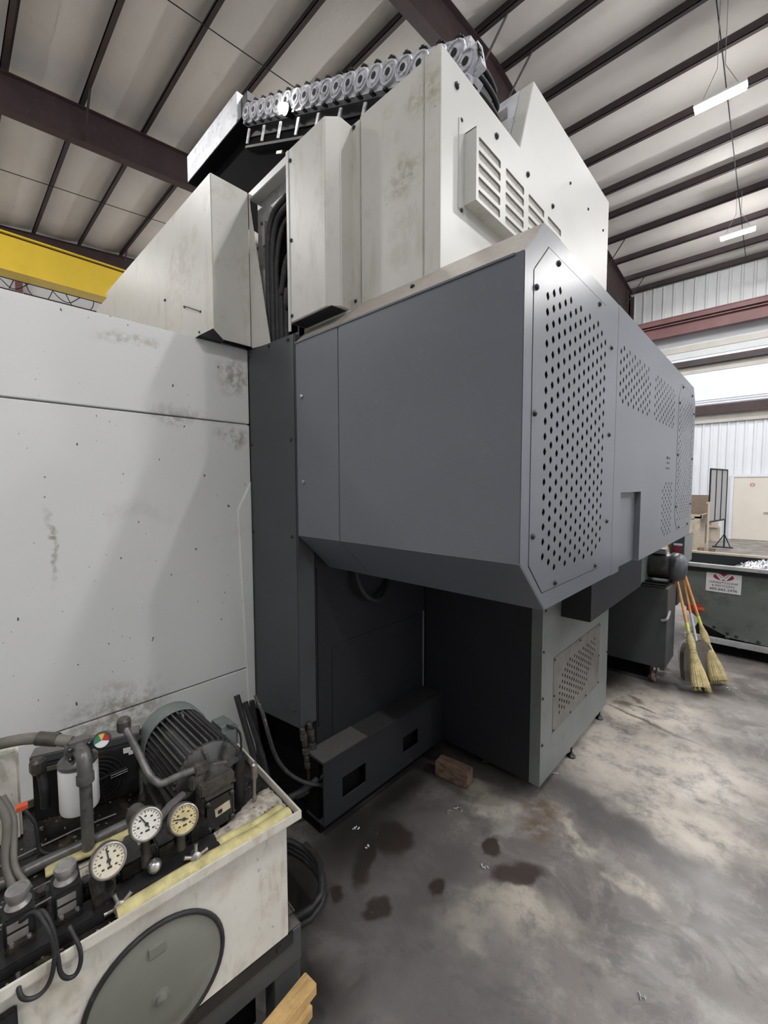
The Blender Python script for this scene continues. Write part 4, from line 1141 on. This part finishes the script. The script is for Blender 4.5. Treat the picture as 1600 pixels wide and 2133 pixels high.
# crust of soaked granules on the tray
vs, fs = [], []
NU, NV = 34, 10
for i in range(NU + 1):
    for j in range(NV + 1):
        s_, t_ = i / NU, j / NV
        h = .016 * sin(pi * t_) * (.4 + .6 * sin(pi * s_) ** .5) * (.55 + .45 * random.random())
        vs.append(U(-.30 + .285 * s_ + .006 * random.random(), .045 + (.105 - .03 * sin(5 * s_)) * t_ + .005 * random.random(), .7768 + h))
for i in range(NU):
    for j in range(NV):
        a = i * (NV + 1) + j
        fs.append((a, a + 1, a + NV + 2, a + NV + 1))
cr = MB().add(vs, fs).build('oily_crust', m_goo, unit, smooth=60, normals=False)
cr['kind'] = 'stuff'
vs = []
for i in range(NU + 1):
    for j in range(NV + 1):
        s_, t_ = i / NU, j / NV
        h = .012 * sin(pi * t_) * sin(pi * s_) ** .5 * (.5 + .5 * random.random())
        vs.append(U(-.56 + .22 * s_, .15 + .10 * t_ + .006 * random.random(), .7767 + h))
cr = MB().add(vs, fs).build('oily_crust', m_goo, unit, smooth=60, normals=False)
cr['kind'] = 'stuff'
# soiled pale junction box behind, at the left edge
MB().obox(U(-.72, .52, .90), DU, DV, (0, 0, 1), .115, .05, .125).build('junction_box', m_tank, unit, bevel=.006)
MB().tube(spline([U(-.66, .35, 1.0), U(-.635, .33, .93), U(-.64, .30, .85), U(-.63, .26, .80)], 5), .010, 8).tube(spline([U(-.64, .35, .98), U(-.622, .33, .92), U(-.625, .28, .84), U(-.60, .24, .79)], 5), .007, 8).build('power_cable', m_hoseg, unit, smooth=60)
MB().obox(U(-.605, .40, .905), DU, DV, (0, 0, 1), .012, .01, .006).build('orange_connector', m_orange, unit)
MB().tube(spline([U(-.60, .39, .90), U(-.58, .37, .86), U(-.575, .35, .80), U(-.55, .33, .785)], 5), .005, 8).build('connector_lead', m_rubber, unit, smooth=60)

# --- absorbent socks lying on the tray
def sock(u0, u1, v, z, r, label, squash=.62):
    mb = MB()
    N, K = 40, 10
    vs, fs = [], []
    for i in range(N + 1):
        s_ = i / N
        u = u0 + (u1 - u0) * s_
        rr = r * (1 + .10 * sin(9 * s_ + u0 * 7) + .06 * random.random()) * (1 if 0 < i < N else .8)
        for k in range(K):
            a = 2 * pi * k / K
            vs.append(U(u, v + .004 * sin(7 * s_) + rr * cos(a), z + rr * squash * sin(a)))
    for i in range(N):
        for k in range(K):
            k2 = (k + 1) % K
            fs.append((i * K + k, i * K + k2, (i + 1) * K + k2, (i + 1) * K + k))
    fs.append(tuple(range(K))); fs.append(tuple(range(N * K, N * K + K)))
    o = mb.add(vs, fs).build('absorbent_sock', m_sock, smooth=60)
    tag(o, label, 'absorbent sock', 'absorbent socks on the oil tray')
sock(-.460, -.022, .028, .7925, .020, 'yellow absorbent sock lying along the front lip of the oil tray', .50)
sock(-.29, -.030, .0635, .788, .013, 'thinner oil-darkened yellow sock tucked behind the front one', .7)
sock(-.57, -.35, .275, .785, .016, 'brownish soaked sock in the tray below the horizontal grey pipe', .6)

# --- hose coil on the floor behind the tank
mb = MB()
cpts = []
for k in range(60):
    a = 2 * pi * k / 18
    cpts.append((-1.50 + .20 * cos(a) * (1 + .02 * (k % 7)), .93 + .16 * sin(a), .02 + .012 * (k / 18) * 2 + .006 * sin(3 * a)))
mb.tube(cpts, .013, 8)
tag(mb.build('hose_coil', m_rubber, smooth=60), 'black hose coiled on the oily floor behind the cream tank', 'hose')
# --- lumber under the frame
LU = (DU * .985 + DV * .17).normalized(); LV = Vector((-LU.y, LU.x, 0))
o = MB().obox(U(-.180, -.046, .252), LU, LV, (0, 0, 1), .20, .026, .018).build('lumber_offcut', m_wood, bevel=.003)
tag(o, 'yellow lumber offcut poking out from under the tank frame, upper one', 'wood')
o = MB().obox(U(-.190, -.054, .215), LU, LV, (0, 0, 1), .185, .03, .018).build('lumber_offcut', m_wood, bevel=.003)
tag(o, 'lumber offcut directly below the upper yellow one at the tank frame', 'wood')
o = MB().obox(U(-.22, -.06, .098), LU, LV, (0, 0, 1), .11, .05, .098).build('timber_block', m_oldwood, bevel=.004)
tag(o, 'dark timber block standing on the floor beneath the lumber offcuts', 'wood')
# --- wood block by the lower cabinet
o = MB().obox((-1.355, 2.035, .047), (.93, .12, 0), (-.12, .93, 0), (0, 0, 1), .105, .042, .047).build('wood_block', m_oldwood, bevel=.005)
tag(o, 'weathered wood block lying on the floor before the dark lower cabinet', 'wood')

# --- shiny shavings on the floor
def shaving(x, y, s, label, group='metal shavings on the floor'):
    mb = MB()
    for k in range(3):
        a = random.random() * 6.28
        c = Vector((x + random.uniform(-s, s), y + random.uniform(-s, s), .004))
        mb.tube([c + Vector((cos(a + .5 * j) * s * .5, sin(a + .5 * j) * s * .5, .003 * (j % 2))) for j in range(7)], .0022, 5)
    tag(mb.build('metal_shaving', m_chips, smooth=60), label, 'shaving', group)
shaving(-1.199, 1.825, .028, 'bright curled shaving on the floor in front of the wood block')
shaving(-1.512, 1.38, .012, 'tiny bright shaving on the dark floor right by the lifting beam')
shaving(-1.395, 1.348, .010, 'tiny bright shaving beside the dark round oil patch')
shaving(-.918, 1.634, .012, 'tiny bright shaving left of the brown wet stain')
shaving(-.273, 1.574, .012, 'tiny bright shaving alone on the grey floor at lower right')
shaving(-.236, 4.581, .040, 'silver ring of shavings beside the right broom')
shaving(-.943, 2.49, .016, 'crumpled bright shaving at the foot of the lower cabinet')

# ================================================================== CHIP CONVEYOR
conv = thing('chip_conveyor', 'dark grey chip conveyor box with a motor on top, behind the lower cabinet', 'conveyor', (-1.0, 4.6, 0))
MB().box(-2.2, 4.263, .150, -.672, 4.66, .855).build('conveyor_body', m_grey2, conv, bevel=.004)
MB().box(-.90, 4.268, .857, -.69, 4.78, .866).box(-.90, 4.30, .866, -.69, 4.33, .88).box(-.90, 4.42, .866, -.69, 4.45, .88).build('motor_base', m_blackp, conv)
MB().box(-2.1, 4.264, .866, -.876, 4.76, 1.30).build('drive_housing', m_basegrey, conv, bevel=.004)
mo = MB().lathe((-.875, 4.60, 1.0), (1, 0, 0), [(.115, 0), (.120, .01), (.120, .16), (.115, .17)], 28).build('gear_motor', m_motor, conv, smooth=35)
MB().lathe((-.705, 4.60, 1.0), (1, 0, 0), [(.128, 0), (.133, .01), (.132, .05), (.118, .085), (.085, .108), (.040, .118), (.004, .120)], 28).build('fan_cowl', M('motor_cowl_paint', (.075, .08, .09), .28, var=.1), mo, smooth=40)
MB().box(-.86, 4.52, 1.12, -.74, 4.66, 1.165).build('terminal_box', m_zinc, mo, bevel=.006)
MB().tube(spline([(-.66, 4.30, .66), (-.67, 4.25, .60), (-.71, 4.245, .58)], 4), .012, 8).build('latch', m_zinc, conv)
for (x, y) in ((-.76, 4.31), (-.76, 4.72), (-1.3, 4.31)):
    c_ = MB().lathe((x - .015, y, .05), (1, 0, 0), [(.042, 0), (.049, .004), (.049, .026), (.042, .03)], 18).build('caster', m_oldwood, conv, smooth=35)
    MB().box(x - .022, y - .03, .05, x - .018, y + .03, .150).box(x + .018, y - .03, .05, x + .022, y + .03, .150).box(x - .022, y - .03, .140, x + .022, y + .03, .150).build('caster_fork', m_cast, c_)
MB().box(-.71, 4.255, .14, -.675, 4.262, .20).build('bracket', m_cast, conv)
MB().box(-2.1, 4.36, .0, -.82, 4.62, .15).build('conveyor_shade', m_black, conv)  # black block stands in for the shade beneath the conveyor
br = MB().box(-.76, 4.862, .97, -.652, 5.36, 1.262).build('discharge_chute', m_grey2, conv, bevel=.003)
MB().box(-.651, 4.866, .985, -.649, 5.355, 1.255).build('chute_side', m_basegrey, br)
MB().box(-.76, 4.805, .60, -.68, 5.3, 1.0).build('chute_support', m_grey2, conv)
MB().box(-.735, 4.858, 1.17, -.665, 4.8615, 1.19).build('white_tag', m_sign, br)
MB().box(-.73, 4.858, 1.08, -.68, 4.8615, 1.165).build('red_tag', m_red, br)

# ================================================================== BROOMS AND DUSTPAN
def broom(foot, top, label):
    foot, top = Vector(foot), Vector(top)
    ax = (top - foot).normalized(); L = (top - foot).length
    t = thing('corn_broom', label, 'broom', foot, 'corn brooms leaning on the conveyor')
    side = ax.cross(Vector((.7, -.7, 0))).normalized(); fr_ = side.cross(ax)
    MB().cyl(foot + ax * .50, top, .0125, 10).build('handle', m_stick, t, smooth=50)
    MB().cyl(foot + ax * .47, foot + ax * .58, .0138, 12).build('lime_band', m_tape, t, smooth=50)
    mb = MB()
    prof = [(0.0, .052, .078), (.02, .060, .088), (.06, .062, .090), (.14, .053, .075), (.22, .041, .054), (.29, .031, .037), (.33, .029, .033), (.37, .036, .039), (.40, .038, .040), (.43, .034, .035), (.465, .021, .021), (.50, .016, .016)]
    K = 40; vs = []; fs = []
    for (h, a, b) in prof:
        for k in range(K):
            an = 2 * pi * k / K
            wob = 1 + (.035 if k % 2 else -.02) * (1 if h < .3 else .3)
            hh = h + (random.uniform(0, .035) if h == 0 else 0)
            vs.append(foot + ax * (hh + .01) + side * (cos(an) * b * wob * .80) + fr_ * (sin(an) * a * wob * .80))
    for i in range(len(prof) - 1):
        for k in range(K):
            k2 = (k + 1) % K
            fs.append((i * K + k, i * K + k2, (i + 1) * K + k2, (i + 1) * K + k))
    fs.append(tuple(range(K)))
    mb.add(vs, fs)
    mb.m = [1 if (i < K or i == len(fs) - 1) else 0 for i in range(len(fs))]
    mb.build('bristles', [m_broom, m_tip], t, smooth=30)
    mb = MB()
    for k in range(90):
        an = random.random() * 2 * pi; rr = random.uniform(.7, 1.04)
        p0 = foot + ax * .26 + side * (cos(an) * .038) + fr_ * (sin(an) * .029)
        p1 = foot + ax * random.uniform(-.005, .03) + side * (cos(an) * .078 * rr) + fr_ * (sin(an) * .053 * rr)
        mb.tube([p0, (p0 + p1) / 2 + (side * cos(an) + fr_ * sin(an)) * .003, p1], [.0022, .0022, .0014], 4, cap=False)
    st = mb.build('loose_straw', m_broom, t)
    st['kind'] = 'stuff'
    mb = MB()
    for h in (.315, .345, .47, .485):
        r_ = .030 if h < .4 else .0185
        mb.tube([foot + ax * h + side * (cos(a) * r_ * 1.06) + fr_ * (sin(a) * r_ * .9) for a in [2 * pi * k / 16 for k in range(17)]], .003, 5, cap=False)
    mb.build('binding_twine', m_broom, t)
broom((-.415, 4.335, .012), (-.80, 4.97, 1.20), 'left corn broom with straw bristles, standing in front of the grey dustpan')
broom((-.320, 4.62, .012), (-.76, 5.02, 1.19), 'right corn broom with straw bristles, nearer the green hopper')
dp = thing('lobby_dustpan', 'grey metal upright dustpan behind the two brooms', 'dustpan', (-.50, 4.52, 0))
pA = Vector((-.555, 4.50, .01)); pu = Vector((-.14, .26, .95)).normalized(); pw = Vector((.86, .50, 0)).normalized(); pn = pu.cross(pw).normalized()
def DP(a, b, c):
    return pA + pw * a + pu * b + pn * c
mb = MB()
vs = []; fs = []
rows_ = [(.0, .0, .26), (.12, .0, .26), (.24, .01, .25), (.32, .035, .215), (.35, .07, .18)]
for (h, a, b) in rows_:
    vs += [DP(a, h, .085), DP(a, h, 0), DP(b, h, 0), DP(b, h, .085)]
for i in range(len(rows_) - 1):
    for k in range(3):
        fs.append((i * 4 + k, i * 4 + k + 1, (i + 1) * 4 + k + 1, (i + 1) * 4 + k))
fs.append((16, 17, 18, 19))
pn_o = mb.add(vs, fs).build('pan', m_pan, dp, normals=False)
sol = pn_o.modifiers.new('thickness', 'SOLIDIFY'); sol.thickness = .004
MB().tube([DP(.0, .0, .085), DP(0, .24, .085), DP(.035, .32, .085), DP(.07, .35, .085)], .0045, 6).build('rolled_edge', m_hopperrim, dp, smooth=60)
MB().cyl(DP(.13, .34, .03), DP(.13, .34, .03) + (Vector((-.73, 5.06, 1.10)) - DP(.13, .34, .03)) * .28, .013, 8).build('ferrule', m_hopperrim, dp, smooth=50)
MB().cyl(DP(.13, .34, .03) + (Vector((-.73, 5.06, 1.10)) - DP(.13, .34, .03)) * .27, (-.73, 5.06, 1.10), .0115, 8).build('handle', m_stick, dp, smooth=50)

# ================================================================== TIPPING HOPPER
YH = 5.5
hop = thing('tipping_hopper', 'grey-green steel scrap hopper with a white sign on its front', 'hopper', (.1, 6.1, 0))
xl, xr_ = -.98, 1.25
mb = MB()
mb.prism([(xl, .62), (-.70, .44), (-.545, .28), (-.33, .185), (.05, .165), (xr_, .165), (xr_, .89), (xl, .89)], 'y', YH, YH + .012)
mb.prism([(xl, .62), (-.70, .44), (-.545, .28), (-.33, .185), (.05, .165), (xr_, .165), (xr_, .89), (xl, .89)], 'y', YH + .95, YH + .962)
hb = mb.build('side_plate', m_hopper, hop)
MB().box(xl, YH + .935, .50, xr_, YH + .949, .905).build('inner_face', m_dark, hop)  # charcoal colour paints the shade inside the hopper
mb = MB()
ln = [(xl, .89), (xl, .62), (-.70, .44), (-.545, .28), (-.33, .185), (.05, .165), (xr_, .165), (xr_, .89)]
for a, b in zip(ln[:-1], ln[1:]):
    mb.add([(a[0], YH + .012, a[1]), (b[0], YH + .012, b[1]), (b[0], YH + .95, b[1]), (a[0], YH + .95, a[1])], [(0, 1, 2, 3)])
mb.build('curved_bottom', m_dark, hop, normals=False)
MB().box(xl - .05, YH - .035, .888, xr_ + .03, YH + .03, .925).build('rim', m_hopperrim, hop, bevel=.004)
MB().box(xl - .05, YH + .94, .905, xr_ + .03, YH + .99, .932).build('rim', m_bin, hop, bevel=.004)
MB().box(xl - .05, YH + .03, .888, xl + .01, YH + .93, .925).build('rim', m_hopperrim, hop, bevel=.004)
MB().box(xl - .03, YH - .02, .845, xr_, YH, .888).build('shadow_lip', m_dark, hop)
MB().box(-.70, YH - .06, .115, xr_ + .1, YH + .0, .165).box(-.70, YH + .9, .115, xr_ + .1, YH + .96, .165).build('base_rail', m_hopperrim, hop, bevel=.004)
MB().box(-.66, YH + .02, 0, xr_, YH + .92, .115).build('skid_base', m_black, hop)
MB().box(-.68, YH - .10, .42, -.56, YH - .02, .49).build('red_latch', m_g_red, hop, bevel=.004)
MB().box(-.60, YH - .11, .45, -.53, YH - .09, .475).build('latch_tongue', m_orange, hop)
mb = MB()
for k in range(9):
    c = Vector((-.34 + .10 * sin(pi * k / 8) * .2 + .018 * k, YH - .012, .19 - .085 * sin(pi * k / 8)))
    mb.tube([c + Vector((cos(a) * .014, .004 * sin(2 * a), sin(a) * .009)) for a in [2 * pi * j / 8 for j in range(9)]], .003, 4, cap=False)
mb.build('chain', m_zinc, hop)
for (x, z) in ((-.45, .27), (-.27, .21), (-.34, .225), (-.10, .195)):
    MB().lathe((x, YH, z), (0, -1, 0), [(.016, 0), (.016, .006), (.006, .012)], 10).build('bolt', m_screw, hop)
# sign
sg = MB().obox((-.393, YH - .004, .755), (1, 0, -.012), (0, 1, 0), (.012, 0, 1), .142, .002, .112).build('white_sign', m_sign, hop)
sg['label'] = 'white sign with a red oval emblem and three lines of lettering'
def flat(pts, y, mat, parent, name):
    return MB().prism([(a, b) for a, b in pts], 'y', y - .001, y).build(name, mat, parent)
scx, scz = -.393, .806
flat([(scx + .083 * cos(2 * pi * k / 40), scz + .037 * sin(2 * pi * k / 40)) for k in range(40)], YH - .0065, m_red, sg, 'red_oval')
def wpoly(sx, sz):
    pts = [(-1.0, .78), (-.45, .78), (-.08, .18), (.08, .18), (.45, .78), (1.0, .78), (.35, -1.0), (.16, -1.0), (.0, -.55), (-.16, -1.0), (-.35, -1.0)]
    return [(scx + a * sx, scz + b * sz) for a, b in pts]
flat(wpoly(.068, .034), YH - .0085, m_sign, sg, 'emblem_letter')
for sgn in (-1, 1):
    MB().prism([(scx + sgn * a * .068, scz + b * .034) for a, b in ((-.62, .50), (-.52, .50), (-.27, -.22), (-.0, .05), (-.0, -.06), (-.27, -.38))], 'y', YH - .0105, YH - .0095).build('emblem_line', m_ink, sg)
def text(body, size, x, z, parent):
    c = bpy.data.curves.new('lettering', 'FONT')
    c.body = body; c.size = size; c.align_x = 'CENTER'; c.align_y = 'CENTER'; c.extrude = .0004
    c.space_character = 1.05
    tmp = bpy.data.objects.new('lettering_curve', c)
    COL.objects.link(tmp)
    bpy.context.view_layer.update()
    me = bpy.data.meshes.new_from_object(tmp.evaluated_get(bpy.context.evaluated_depsgraph_get()))
    bpy.data.objects.remove(tmp)
    me.name = 'lettering'
    me.materials.clear(); me.materials.append(m_ink)
    o = bpy.data.objects.new('lettering', me)
    COL.objects.link(o)
    o.rotation_euler = (pi / 2, 0, 0)
    place(o, (x, YH - .0072, z), parent)
    return o
text("WRIGHT'S SCRAP", .0285, -.393, .744, sg)
text('& RECYCLING', .0285, -.393, .711, sg)
text('409-842-2496', .038, -.393, .673, sg)
# heap of chips in the hopper
NX, NY = 40, 22
vs, fs = [], []
for i in range(NX + 1):
    for j in range(NY + 1):
        x = -.93 + 2.15 * i / NX; y = YH + .03 + .89 * j / NY
        h = .74 + .20 * (1 / (1 + math.exp(-(x + .28) * 9))) * (1 - .30 * abs(j / NY - .5)) + random.uniform(-.012, .012)
        vs.append((x, y, h))
for i in range(NX):
    for j in range(NY):
        a = i * (NY + 1) + j
        fs.append((a, a + 1, a + NY + 2, a + NY + 1))
mb = MB().add(vs, fs)
for k in range(1500):
    x = random.uniform(-.30, 1.1); y = random.uniform(YH + .05, YH + .90)
    h = .74 + .20 * (1 / (1 + math.exp(-(x + .28) * 9))) * (1 - .30 * abs((y - YH - .03) / .89 - .5)) + random.uniform(0, .022)
    a = random.random() * 6.28; b = random.uniform(-1.2, 1.2); s_ = random.uniform(.008, .020)
    d1 = Vector((cos(a) * cos(b), sin(a) * cos(b), sin(b))) * s_; d2 = Vector((-sin(a), cos(a), .6)) * s_ * .5
    c = Vector((x, y, h))
    mb.add([c - d1 - d2, c + d1 - d2 * .3, c + d1 * .8 + d2, c - d1 * .9 + d2 * .7], [(0, 1, 2, 3)])
o = mb.build('metal_chips', m_chips, normals=False)
o['kind'] = 'stuff'
tag(o, 'heap of bright metal chips filling the green hopper', 'metal chips')

# ================================================================== FAR BACKGROUND
cr = thing('slatted_crate', 'grubby beige crate standing far back by the white wall', 'crate', (-1.75, 13.9, 0))
MB().box(-2.45, 13.6, .02, -1.50, 13.64, .93).build('front_board', m_bin, cr)
MB().box(-1.54, 13.64, .02, -1.50, 14.6, .93).build('side_board', m_bin, cr)
MB().box(-2.45, 14.6, .02, -1.50, 14.64, .93).build('back_board', m_bin, cr)
MB().box(-2.47, 13.57, .88, -1.47, 13.60, .97).build('top_rail', m_bin, cr)
MB().box(-1.50, 13.57, .88, -1.46, 14.64, .97).build('top_rail', m_bin, cr)
MB().box(-1.62, 13.57, .02, -1.50, 13.60, .93).build('corner_post', m_bin, cr)
MB().box(-2.4, 13.66, .5, -1.56, 14.58, .85).build('dark_contents', m_dark, cr)
o = MB().box(-2.6, 15.9, .55, -1.49, 15.95, 1.45).build('brown_board', m_board)
tag(o, 'brown fibreboard sheet upright behind the beige crate', 'board')
for (x, ) in ((-2.4,), (-1.6,)):
    MB().box(x - .03, 15.96, 0, x + .03, 16.0, 1.0).build('prop_leg', m_board, o)
sc_ = thing('welding_screen', 'dark framed screen stand with three upright panes near the far door', 'screen', (-1.25, 14.4, 0))
A_ = Vector((-1.325, 13.55, 0)); B_ = Vector((-1.10, 15.0, 0)); AB = (B_ - A_)
def SP(t, z):
    q = A_ + AB * t
    return (q.x, q.y, z)
for k in range(4):
    t_ = k / 3
    MB().obox(SP(t_, 1.48), AB, Vector((-AB.y, AB.x, 0)), (0, 0, 1), .018, .015, .68).build('upright', m_dark, sc_)
for z in (.80, 2.16):
    MB().obox(SP(.5, z), AB, Vector((-AB.y, AB.x, 0)), (0, 0, 1), AB.length / 2, .015, .02).build('rail', m_dark, sc_)
for k in range(3):
    MB().obox(SP((k + .5) / 3, 1.48), AB, Vector((-AB.y, AB.x, 0)), (0, 0, 1), AB.length / 6 - .03, .003, .66).build('pane', m_mesh, sc_)
MB().obox(SP(1, .4), AB, Vector((-AB.y, AB.x, 0)), (0, 0, 1), .018, .015, .4).build('post', m_dark, sc_)
MB().box(-1.36, 14.95, 0, -.90, 15.02, .03).build('foot', m_dark, sc_)
MB().tube([(-1.30, 14.98, .02), SP(1, .38)], .014, 6).tube([(-.96, 14.98, .02), SP(1, .38)], .014, 6).build('foot_brace', m_dark, sc_)
MB().box(-1.345, 13.50, 0, -1.305, 13.54, 1.32).box(-1.38, 13.49, 1.28, -1.22, 13.545, 1.31).build('pale_post', m_bin, sc_)
o = MB().box(-1.50, 13.25, 0, -1.385, 13.45, .16).build('timber_block', m_oldwood)
tag(o, 'short brown timber block on the floor left of the pale post', 'wood')
o = MB().box(-1.28, 13.35, 0, -1.15, 13.5, .15).build('timber_block', m_oldwood)
tag(o, 'short brown timber block on the floor right of the pale post', 'wood')
o = MB().box(-1.75, 16.6, .0, -1.35, 16.9, .42).box(-1.73, 16.55, .42, -1.37, 16.9, .46).box(-1.70, 16.62, .46, -1.40, 16.88, .60).build('cardboard_carton', m_bin)
tag(o, 'stack of tan cartons on the floor behind the screen stand', 'carton')
